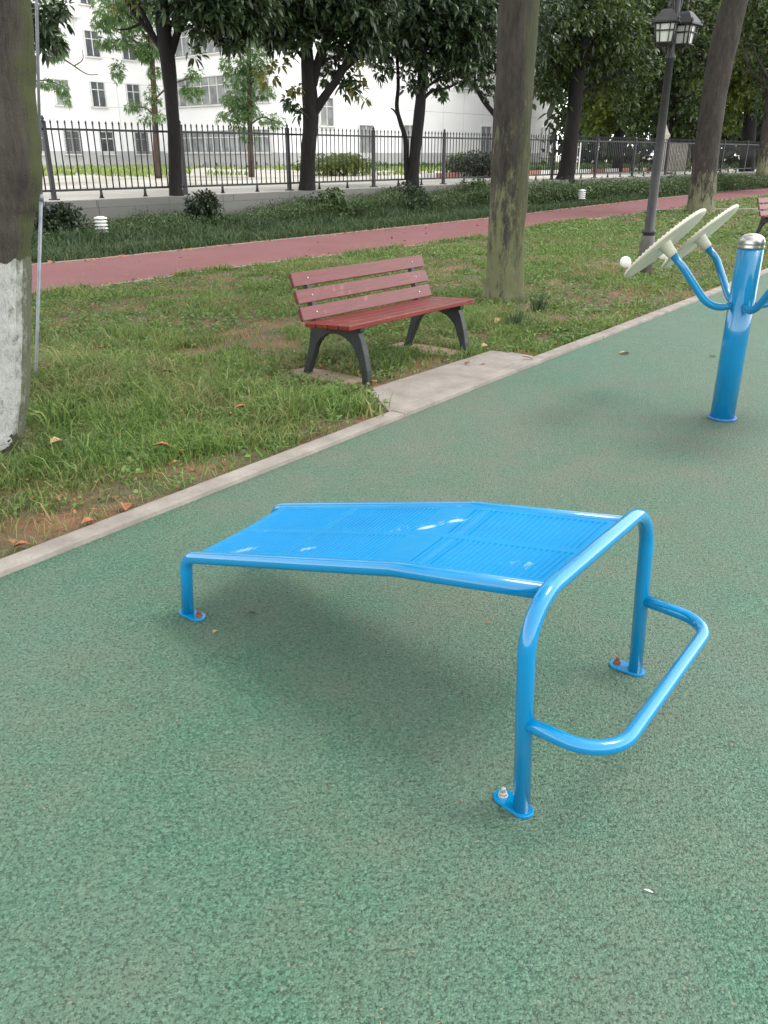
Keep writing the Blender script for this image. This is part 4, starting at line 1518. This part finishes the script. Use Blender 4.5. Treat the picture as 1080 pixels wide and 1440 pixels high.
# things beyond the fence
b = MB().box((0, 0, .75), (.34, .34, 1.5)).lathe([(.24, 1.5), (.24, 1.56), (.17, 1.62), (.001, 1.95)], 4)
o = b.build('gate_pillar', M['board'], bevel=.01)
p = at_depth(931, 225, 38)
o.location = (p[0], 38, UPZ)
tag(o, 'pale pointed stone pillar beyond the fence beside the lamp post', 'pillar')
b = MB()
for k in range(7):
    b.box(((k - 3) * .125, 0, .65), (.105, .04, 1.15 + .04 * (k % 2)))
b.box((0, .05, .3), (.95, .05, .08)).box((0, .05, 1.0), (.95, .05, .08))
o = b.build('board_panel', M['board'], bevel=.004)
p = at_depth(951, 225, 39)
o.location = (p[0], 39, UPZ)
tag(o, 'beige boarded panel standing beyond the fence right of the lamp post', 'board')
b = MB()
for k in range(5):
    b.box(((k - 2) * .13, 0, .62), (.045, .04, 1.24))
b.box((0, .05, .15), (.62, .05, .05)).box((0, .05, 1.08), (.62, .05, .05))
o = b.build('white_railing', M['whitepaint'])
p = at_depth(806, 225, 37)
o.location = (p[0], 37, UPZ)
tag(o, 'white upright railing beyond the fence behind the dark magnolia', 'railing')
t = NT('painted_kerb')
ck = t.ramp(t.math('FRACT', t.math('MULTIPLY', t.sep()[0], .36)), [(0, (.62, .6, .57)), (.5, (.38, .17, .14))], 'CONSTANT')
t.set(ck, .8)
b = MB()
b.box((0, 0, .09), (26, .25, .2))
o = b.build('road_kerb', t.m, bevel=.01)
p = WF(ft(850, 19.5), 19.5)
o.location = (p[0], p[1], UPZ)
o.rotation_euler = (0, 0, math.atan2(FD[1], FD[0]))
tag(o, kind='structure')

# ------------------------------------------------------------------ grass
def noise2(x, y, s, seed=0):
    r = np.random.default_rng(seed)
    out = np.zeros_like(x)
    for k in range(7):
        a = r.random() * 6.28
        fq = s * r.uniform(.5, 1.8)
        out += np.sin((x * math.cos(a) + y * math.sin(a)) * fq + r.random() * 6.28)
    return out / 7 * 1.6


def blades(P, h, w, lean):
    n = len(P)
    az = rng.random(n) * 2 * PI
    side = np.stack([np.cos(az), np.sin(az), np.zeros(n)], 1)
    la = rng.random(n) * 2 * PI
    ld = np.stack([np.cos(la), np.sin(la), np.zeros(n)], 1) * lean[:, None]
    up = np.array([0, 0, 1.0])
    H = h[:, None]
    Wd = side * w[:, None] * .5
    m = P + up * H * .55 + ld * H * .35
    tpt = P + up * H * (1 - .35 * np.minimum(lean, 1.2))[:, None] + ld * H * 1.0
    V = np.stack([P - Wd, P + Wd, m - Wd * .85, m + Wd * .85, tpt], 1).reshape(-1, 3)
    o = np.arange(n)[:, None] * 5
    T = np.concatenate([o + np.array([0, 1, 3]), o + np.array([0, 3, 2]), o + np.array([2, 3, 4])], 0)
    return V, T


def inside_poly(x, y, poly):
    res = np.zeros(len(x), bool)
    n = len(poly)
    for i in range(n):
        x0, y0 = poly[i][:2]
        x1, y1 = poly[(i + 1) % n][:2]
        cnd = ((y0 > y) != (y1 > y)) & (x < (x1 - x0) * (y - y0) / ((y1 - y0) if y1 != y0 else 1e-9) + x0)
        res ^= cnd
    return res


def lawn_points(n, t0, t1, o0, o1):
    tt = rng.uniform(t0, t1, n)
    oo = rng.uniform(o0, o1, n)
    x = D[0] * tt + N[0] * oo
    y = D[1] * tt + N[1] * oo
    k = (oo > KO1 + .012) & (oo < np.interp(tt, LO_T, LO_O) - .075)
    k &= ~inside_poly(x, y, SLAB)
    # worn soil: thin the sward on the pads
    lx = (x - midf[0]) * math.cos(bz) + (y - midf[1]) * math.sin(bz)
    ly = -(x - midf[0]) * math.sin(bz) + (y - midf[1]) * math.cos(bz)
    pad = (np.abs(np.abs(lx) - .597) < .12) & (ly > .05) & (ly < .72)
    k &= ~(pad & (rng.random(n) < .93))
    u, v, dep = project(np.stack([x, y, np.zeros(n)], 1))
    k &= (dep > .3) & (u > -260) & (u < 1330) & (v < 1000)
    k &= ~((np.hypot(x - (-2.28), y - 4.25) < .31) | (np.hypot(x - 1.33, y - 9.35) < .2))
    return x[k], y[k], tt[k], oo[k]


def thin(x, y, tt, oo):
    n1 = noise2(x, y, 2.4, 3) + .6 * noise2(x, y, 6.5, 4) + .35 * noise2(x, y, 15, 5)
    dens = np.clip(.62 + .85 * n1, .07, 1)
    bare = np.exp(-((oo - 3.15) / .28) ** 2) * np.clip((3.9 - tt) / 1.0, 0, 1)      # crumbly strip along the kerb
    dens *= 1 - .9 * bare * (noise2(x, y, 3.1, 9) > -.15)
    for (u, v, rx, ry, s) in ((270, 455, 1.0, .35, .8), (600, 410, .9, .6, .5), (390, 480, .5, .4, .5), (560, 430, .8, .5, .5)):
        c = on_ground(u, v)
        dens *= 1 - s * np.exp(-((x - c[0]) / rx) ** 2 - ((y - c[1]) / ry) ** 2)
    return dens


GV, GT, GR = [], [], []
off = 0
def add_blades(x, y, h, w, lean, rv):
    global off
    z = np.full(len(x), .006)
    V, T = blades(np.stack([x, y, z], 1), h, w, lean)
    GV.append(V)
    GT.append(T + off)
    GR.append(np.repeat(rv, 5))
    off += len(V)

for (n, t0, t1, o0, o1, sc) in ((230000, -3, 7.5, 2.99, 5.6, 1.0), (250000, -4, 11, 5.0, 9.4, 1.25), (150000, 7, 20, 2.99, 10.6, 1.7), (80000, 18, 60, 2.99, 13, 3.0)):
    x, y, tt, oo = lawn_points(n, t0, t1, o0, o1)
    dn = thin(x, y, tt, oo)
    k = rng.random(len(x)) < dn
    x, y, tt, oo, dn = x[k], y[k], tt[k], oo[k], dn[k]
    m = len(x)
    clump = noise2(x, y, 5, 21)
    h = rng.uniform(.04, .12, m) * (1 + .55 * np.clip(clump, -.6, 1.2)) * (.6 + .5 * dn)
    tall = rng.random(m) < .10
    h[tall] *= rng.uniform(1.4, 2.2, tall.sum())
    near_r = np.clip((tt - 3) / 5, 0, 1)
    h *= 1 - .35 * near_r
    w = rng.uniform(.0035, .007, m) * sc
    lean = rng.uniform(.15, 1.15, m)
    lean[tall] = rng.uniform(.6, 1.7, tall.sum())
    rv = np.clip(rng.random(m) * .75 + .25 * (noise2(x, y, 3, 31) * .5 + .5), 0, 1)
    add_blades(x, y, h, w, lean, rv)
o = big_mesh('grass', np.concatenate(GV), np.concatenate(GT), M['grass'], None, np.concatenate(GR))
tag(o, 'patchy green grass of the lawn beside the rubber court', 'grass', kind='stuff')

# broad-leaved weeds in the lawn
WV, WT, WR = [], [], []
off = 0
for (n, t0, t1, o0, o1, sc, amp) in ((3600, -3, 6, 2.99, 5.2, .95, .12), (5000, -3, 10, 4.5, 9.3, .9, .0), (16000, 4, 18, 2.99, 9.6, 1.2, .45), (8000, 16, 45, 2.99, 11, 2.4, .5)):
    x, y, tt, oo = lawn_points(n, t0, t1, o0, o1)
    k = rng.random(len(x)) < np.clip(.25 + amp + .7 * noise2(x, y, 2.0, 41), 0.02, 1)
    x, y = x[k], y[k]
    m = len(x)
    per = 5
    P = np.repeat(np.stack([x, y, np.full(m, .008)], 1), per, 0)
    az = rng.random(m * per) * 6.28
    el = rng.uniform(.15, .9, m * per)
    d_ = np.stack([np.cos(az) * np.cos(el), np.sin(az) * np.cos(el), np.sin(el)], 1)
    P = P + np.stack([rng.normal(size=m * per) * .015, rng.normal(size=m * per) * .015, rng.uniform(0, .05, m * per)], 1)
    V, T = leaves(P, d_, rng.uniform(.02, .045, m * per) * sc, rng.uniform(.011, .024, m * per) * sc, .3)
    WV.append(V)
    WT.append(T + off)
    WR.append(np.repeat(rng.random(m * per), 6))
    off += len(V)
o = big_mesh('lawn_weeds', np.concatenate(WV), np.concatenate(WT), M['leaf_weed'], None, np.concatenate(WR))
tag(o, 'small broad-leaved weeds mixed into the lawn', 'weeds', kind='stuff')

n = 1500
tt = rng.uniform(-3, 30, n)
side_ = rng.random(n) < .55
oo = np.where(side_, np.interp(tt, LO_T, LO_O) - .07 + np.abs(rng.normal(size=n)) * .10, np.interp(tt, UP_T, UP_O) + .05 - np.abs(rng.normal(size=n)) * .16)
stray = rng.random(n) < .12
oo[stray] = np.interp(tt[stray], LO_T, LO_O) + rng.random(stray.sum()) * 3
P = np.stack([D[0] * tt + N[0] * oo, D[1] * tt + N[1] * oo, np.full(n, .042)], 1)
az = rng.random(n) * 6.28
d_ = np.stack([np.cos(az), np.sin(az), rng.uniform(0, .3, n)], 1)
V, T = leaves(P, unit(d_), rng.uniform(.03, .09, n), rng.uniform(.015, .04, n), .1)
o = big_mesh('path_litter', V, T, M['deadleaf'], None, np.repeat(rng.random(n), 6))
tag(o, 'brown leaf crumbs along the edges of the red path', 'litter', kind='stuff')
tt = rng.uniform(-4, 30, 9000)
oo = np.interp(tt, LO_T, LO_O) - .07 + rng.normal(size=9000) * .035
x, y = D[0] * tt + N[0] * oo, D[1] * tt + N[1] * oo
k = noise2(x, y, 2.2, 81) > -.1
x, y = x[k], y[k]
V, T = blades(np.stack([x, y, np.full(len(x), .01)], 1), rng.uniform(.06, .15, len(x)), rng.uniform(.008, .014, len(x)), rng.uniform(.2, 1.2, len(x)))
o = big_mesh('path_edge_grass', V, T, M['grass'], None, np.repeat(rng.random(len(x)), 5))
tag(o, 'ragged grass growing over the near edge of the red path', 'grass', kind='stuff')

# border grass and hedge undergrowth between path and wall
off = 0
GV, GT, GR = [], [], []
def fo(x, y):
    return x * FN[0] + y * FN[1]
for (n, t0, t1, sc) in ((60000, -8, 22, 1.6), (45000, 20, 60, 3.0)):
    tt = rng.uniform(t0, t1, n)
    lo_ = np.interp(tt, UP_T, UP_O) + .10
    oo = lo_ + rng.random(n) * 3.2
    x = D[0] * tt + N[0] * oo
    y = D[1] * tt + N[1] * oo
    frac = (oo - lo_)
    k = (fo(x, y) < WALL_O - .05)
    x, y, frac = x[k], y[k], frac[k]
    m = len(x)
    back = np.clip((frac - .9) / .5, 0, 1)
    h = rng.uniform(.12, .26, m) * (1 + .6 * back) * (1 + .35 * noise2(x, y, 2.2, 51))
    h = h * np.clip(frac / .25 + .45, 0, 1)
    add_blades(x, y, h, rng.uniform(.007, .013, m) * sc, rng.uniform(.2, 1.1, m), rng.random(m))
o = big_mesh('border_grass', np.concatenate(GV), np.concatenate(GT), M['liriope'], None, np.concatenate(GR))
tag(o, 'dark tufted border grass between the red path and the wall', 'border grass', kind='stuff')

UG_V, UG_T, UG_R = [], [], []
off = 0
for (n, t0, t1, sc) in ((26000, -8, 22, 1.0), (15000, 20, 62, 1.7)):
    tt = rng.uniform(t0, t1, n)
    fr_ = rng.random(n)
    x = FD[0] * tt + FN[0] * (WALL_O - .1 - 1.15 * fr_)
    y = FD[1] * tt + FN[1] * (WALL_O - .1 - 1.15 * fr_)
    top = .52 + .16 * noise2(x, y, 1.4, 61) + .08 * noise2(x, y, 5, 62)
    # lower in front of the wall at the left end
    top *= np.clip(.62 + (tt - 9) * .06, .5, 1.0)
    z = np.abs(rng.random(n)) ** .6 * top
    per = 7
    P = np.repeat(np.stack([x, y, z], 1), per, 0) + rng.normal(size=(n * per, 3)) * .05 * sc
    d_ = unit(rand_dir(n * per) + np.array([0, 0, .5]))
    V, T = leaves(P, d_, rng.uniform(.035, .075, n * per) * sc, rng.uniform(.012, .024, n * per) * sc, .3)
    UG_V.append(V)
    UG_T.append(T + off)
    UG_R.append(np.repeat(rng.random(n * per), 6))
    off += len(V)
o = big_mesh('undergrowth', np.concatenate(UG_V), np.concatenate(UG_T), M['leaf_shrub'], None, np.concatenate(UG_R))
tag(o, 'leafy green undergrowth along the foot of the retaining wall', 'undergrowth', kind='stuff')

# distinct shrubs
def shrub(label, u, v, Y, rx, rz, n, mat='leaf_dark', ln=.09, wd=.04, zg=0.0, group='shrubs along the wall', cat='shrub'):
    p = at_depth(u, v, Y)
    base = (p[0], Y, zg)
    root = thing('shrub', label, cat, base, group=group)
    b = MB()
    for k in range(6):
        a = k * 1.05
        b.tube([(math.cos(a) * .03, math.sin(a) * .03, -.02), (math.cos(a) * rx * .3, math.sin(a) * rx * .3, rz * .7), (math.cos(a) * rx * .6, math.sin(a) * rx * .6, rz * 1.5)], [.014, .010, .004], 6)
    b.build('stem', M['bark_dark'], root)
    V, T, rv = rosette_foliage([((0, 0, rz), (rx, rx, rz), n), ((rx * .3, 0, rz * 1.3), (rx * .5, rx * .5, rz * .6), n // 3)], 6, ln, wd, .3)
    V[:, 2] = np.maximum(V[:, 2], .01)
    big_mesh('foliage', V, T, mat if not isinstance(mat, str) else M[mat], root, rv)
shrub('dark round shrub by the wall at far left beside the whitewashed trunk', 80, 325, 15.6, .55, .36, 420)
shrub('dark round shrub against the wall right of the first garden light', 286, 300, 17.7, .38, .42, 300)
shrub('leafy shrub before the wall under the low-forked magnolia', 462, 285, 20.3, .5, .40, 240, 'leaf_shrub')
shrub('dark rounded shrub before the wall at the foot of the bowed stem', 570, 275, 22.6, .62, .42, 320)
shrub('leafy shrub before the wall just left of the thick lichen trunk', 667, 265, 25.2, .55, .45, 300, 'leaf_shrub')
shrub('dark clipped shrub beyond the fence left of the thick trunk', 672, 236, 33, 1.2, .45, 500, 'leaf_dark', .12, .06, UPZ, 'shrubs beyond the fence')
shrub('bright green low shrub beyond the fence before the white wall', 470, 240, 36, 1.7, .42, 600, 'leaf_yel', .13, .06, UPZ, 'shrubs beyond the fence')
shrub('small yellow-green shrub beyond the fence left of the clipped dark one', 648, 238, 34, .7, .42, 260, 'leaf_yel', .12, .06, UPZ, 'shrubs beyond the fence')

# bright green grass beyond the fence
off = 0
GV, GT, GR = [], [], []
n = 42000
tt = rng.uniform(-25, 70, n)
oo = rng.uniform(24, 54, n)
x = FD[0] * tt + FN[0] * oo
y = FD[1] * tt + FN[1] * oo
k = noise2(x, y, .35, 71) + .5 * noise2(x, y, 1.1, 72) > .05 - (oo - 32) * .03
x, y = x[k], y[k]
m = len(x)
V, T = blades(np.stack([x, y, np.full(m, UPZ)], 1), rng.uniform(.12, .3, m), rng.uniform(.04, .08, m), rng.uniform(.2, 1, m))
o = big_mesh('far_grass', V, T, M['brightgrass'], None, np.repeat(rng.random(m), 5))
tag(o, 'bright rough grass on the ground between fence and building', 'grass', kind='stuff')

n = 16000
tt = rng.uniform(38, 150, n)
oo = rng.uniform(17.5, 52, n)
x = FD[0] * tt + FN[0] * oo
y = FD[1] * tt + FN[1] * oo
k = y < 62
x, y = x[k], y[k]
m = len(x)
V, T = blades(np.stack([x, y, np.full(m, UPZ)], 1), rng.uniform(.15, .5, m), rng.uniform(.08, .16, m), rng.uniform(.2, 1, m))
o = big_mesh('far_undergrowth', V, T, M['liriope'], None, np.repeat(rng.random(m), 5))
tag(o, 'dark rough undergrowth under the trees beyond the fence at right', 'undergrowth', kind='stuff')

# weed clumps by the thick trunk: a tuft of strap leaves
def tuft(label, u, v, h, n, mat, spread=.07):
    p = on_ground(u, v)
    P = np.stack([rng.normal(size=n) * spread * .5, rng.normal(size=n) * spread * .5, np.zeros(n)], 1)
    V, T = blades(P, rng.uniform(.5, 1, n) * h, rng.uniform(.008, .014, n), rng.uniform(.1, .8, n))
    o = big_mesh('grass_tuft', V, T, mat, None, np.repeat(rng.random(n), 5))
    o.location = p
    tag(o, label, 'grass tuft', 'strap-leaved tufts in the lawn')
tuft('dark strap-leaved tuft right of the thick lichen trunk foot', 757, 440, .26, 70, M['liriope'])
tuft('strap-leaved tuft between the lichen trunk and the slab', 728, 462, .24, 70, M['liriope'], .1)
tuft('long-bladed grass tuft by the kerb left of the bench slab', 505, 583, .17, 120, M['grass'], .12)
tuft('bright long-bladed grass tuft in the lawn left of the bench', 330, 560, .17, 80, M['grass'], .14)
tuft('long-bladed grass tuft at the foot of the whitewashed tree', 88, 600, .2, 70, M['grass'], .12)

# ------------------------------------------------------------------ leaning conduit pole by the left tree
pb = at_depth(51, 520, 5.6)
pt_ = at_depth(58, 278, 5.6)
ptop = at_depth(51, -10, 5.6)
root = thing('metal_pipe', 'thin grey metal pipe leaning beside the whitewashed tree trunk', 'pipe', (pb[0], 5.6, 0))
ob = (pb[0], 5.6, 0)
MB().tube([(pb[0] - .03, 5.6, -.05), (pb[0], 5.6, pb[2]), pt_], .011, 12).build('lower_tube', M['galv'], root, ob)
dirp = Vector(ptop) - Vector(pt_)
MB().tube([Vector(pt_) - dirp * .005, ptop, Vector(ptop) + dirp * .9], .0095, 12).build('upper_tube', M['galv'], root, ob)
MB().tube([Vector(pt_) - dirp * .018, Vector(pt_) + dirp * .018], .014, 12).build('coupling', M['galv'], root, ob)

# ------------------------------------------------------------------ fallen leaves and litter
def fallen(label, u, v, ln, wd, mat, rz, z=.03, group='fallen brown leaves', name='fallen_leaf', cat='leaf', tilt=.3):
    p = on_ground(u, v, z)
    xs = [0, .2, .5, .8, 1]
    ws = [0, .7, 1, .6, 0]
    vs, fs = [], []
    for x, w in zip(xs, ws):
        curl = .16 * ln * math.sin(x * PI)
        for s in (-1, 0, 1):
            vs.append((x * ln - ln / 2, s * w * wd / 2, curl * .5 + abs(s) * w * wd * tilt))
    for i in range(4):
        for j in range(2):
            a = i * 3 + j
            fs.append((a, a + 3, a + 4, a + 1))
    o = MB().add(vs, fs).build(name, mat)
    o.location = p
    o.rotation_euler = (random.uniform(-.25, .25), random.uniform(-.25, .25), rz)
    tag(o, label, cat, group)
    return o
LEAFS = [
    ('orange curled leaf lying on grass, nearest right of the whitewashed trunk', 228, 628, .10, .055, 'deadleaf', .2, .07),
    ('brown curled leaf standing on the lawn midway between trunk and bench', 340, 574, .11, .05, 'deadleaf', .4, .07),
    ('upright tan leaf resting against the inner kerb edge', 176, 713, .09, .05, 'deadleaf', 1.9, .035),
    ('red-brown leaf lying on bare soil near the inner kerb edge', 125, 735, .07, .045, 'deadleaf', .8, .03),
    ('reddish leaf at the kerb at the left edge of the photo', 30, 768, .07, .045, 'deadleaf', .2, .03),
    ('tan leaf in the grass just right of the whitewashed trunk foot', 80, 622, .09, .055, 'drygrass', 1.0, .06),
    ('small brown leaf on the slab nearest the right bench leg', 657, 511, .05, .04, 'deadleaf', .5, .032),
    ('small dark leaf on the slab, farther right of the bench leg', 680, 511, .05, .04, 'deadleaf', 1.5, .032),
    ('thin brown strip of leaf on the slab end by the kerb', 742, 504, .11, .02, 'deadleaf', -.1, .034),
    ('pale leaf in the lawn between lichen trunk and slab', 682, 488, .09, .06, 'drygrass', .6, .05),
    ('tan leaf in the lawn behind the slab, right of the lichen trunk', 700, 452, .14, .06, 'drygrass', 1.2, .05),
    ('dry tan leaf in the lawn below the pale feathery tree', 236, 524, .10, .05, 'drygrass', .3, .06),
]
for a in LEAFS:
    fallen(a[0], a[1], a[2], a[3], a[4], M[a[5]], a[6], a[7])
LIT = [
    ('pale crumpled leaf scrap on the court left of the blue post', 878, 497, .09, .06, 'drygrass', .2),
    ('dark leaf scrap on the court just left of the blue post', 1002, 501, .06, .025, 'iron', .1),
    ('small yellow leaf on the court before the low bench leg', 302, 888, .022, .016, 'drygrass', .9),
    ('small dark leaf on the court under the low end of the bench', 354, 863, .03, .02, 'iron', .1),
    ('reddish scrap on the court under the middle of the bench', 497, 872, .014, .008, 'deadleaf', 1.4),
    ('white straw fragment on the court at lower right', 912, 1253, .022, .005, 'ivory', -.3),
    ('red scrap under the high end of the bench', 686, 876, .012, .010, 'deadleaf', .3),
]
for l, u, v, ln, wd, mt, rz in LIT:
    fallen(l, u, v, ln, wd, M[mt], rz, .004, 'leaf scraps on the green court', tilt=.15)
# loose crumbs of leaf litter too many to count
n = 2600
x, y, tt, oo = lawn_points(n * 5, -3, 13, 2.99, 9)
k = rng.random(len(x)) < .5 * np.exp(-(oo - 3.0) / 1.0) * (tt < 5) + .22
x, y = x[k], y[k]
m = len(x)
az = rng.random(m) * 6.28
d_ = np.stack([np.cos(az), np.sin(az), rng.uniform(-.1, .4, m)], 1)
V, T = leaves(np.stack([x, y, rng.uniform(.015, .06, m)], 1), unit(d_), rng.uniform(.012, .045, m), rng.uniform(.006, .02, m), .1)
o = big_mesh('leaf_litter', V, T, M['deadleaf'], None, np.repeat(rng.random(m), 6))
tag(o, 'crumbled brown leaf litter on the soil along the kerb', 'litter', kind='stuff')
n = 380
uu = rng.uniform(-100, 1180, n)
vv = rng.uniform(440, 1500, n)
P = np.array([on_ground(a, c, .004) for a, c in zip(uu, vv)])
k = (P[:, 0] * N[0] + P[:, 1] * N[1]) < KO0 - .01
P = P[k]
m = len(P)
az = rng.random(m) * 6.28
d_ = np.stack([np.cos(az), np.sin(az), rng.uniform(0, .25, m)], 1)
V, T = leaves(P, unit(d_), rng.uniform(.003, .012, m), rng.uniform(.001, .003, m), .0)
o = big_mesh('court_litter', V, T, M['twig'], None, np.repeat(rng.random(m), 6))
tag(o, 'tiny straw bits scattered over the green court', 'litter', kind='stuff')

# ------------------------------------------------------------------ light
world = bpy.data.worlds.new('World')
scene.world = world
world.use_nodes = True
wn = world.node_tree
bg = wn.nodes['Background']
sky = wn.nodes.new('ShaderNodeTexSky')
sky.sky_type = 'NISHITA'
sky.sun_disc = False
EL, AZ = math.radians(61), math.radians(84)     # compass angle of the sun, clockwise from +Y
sky.sun_elevation = EL
sky.sun_rotation = AZ
sky.air_density = 1.0
sky.dust_density = .4
sky.ozone_density = 1.0
hs = wn.nodes.new('ShaderNodeHueSaturation')
hs.inputs['Saturation'].default_value = .08
wn.links.new(sky.outputs[0], hs.inputs['Color'])
wn.links.new(hs.outputs[0], bg.inputs['Color'])
bg.inputs['Strength'].default_value = .15
sd = bpy.data.lights.new('sun', 'SUN')
sd.energy = .52
sd.angle = math.radians(18)
sd.color = (1.0, .97, .93)
so = bpy.data.objects.new('sun', sd)
COL.objects.link(so)
sdir = Vector((math.sin(AZ) * math.cos(EL), math.cos(AZ) * math.cos(EL), math.sin(EL)))
so.rotation_euler = sdir.to_track_quat('Z', 'Y').to_euler()
so.location = (5, -5, 20)

vs = scene.view_settings
vs.view_transform = 'Standard'
vs.look = 'None'
vs.exposure = 1.9
vs.gamma = 1
vs.use_curve_mapping = False
scene.cycles.max_bounces = 8
scene.cycles.transparent_max_bounces = 8
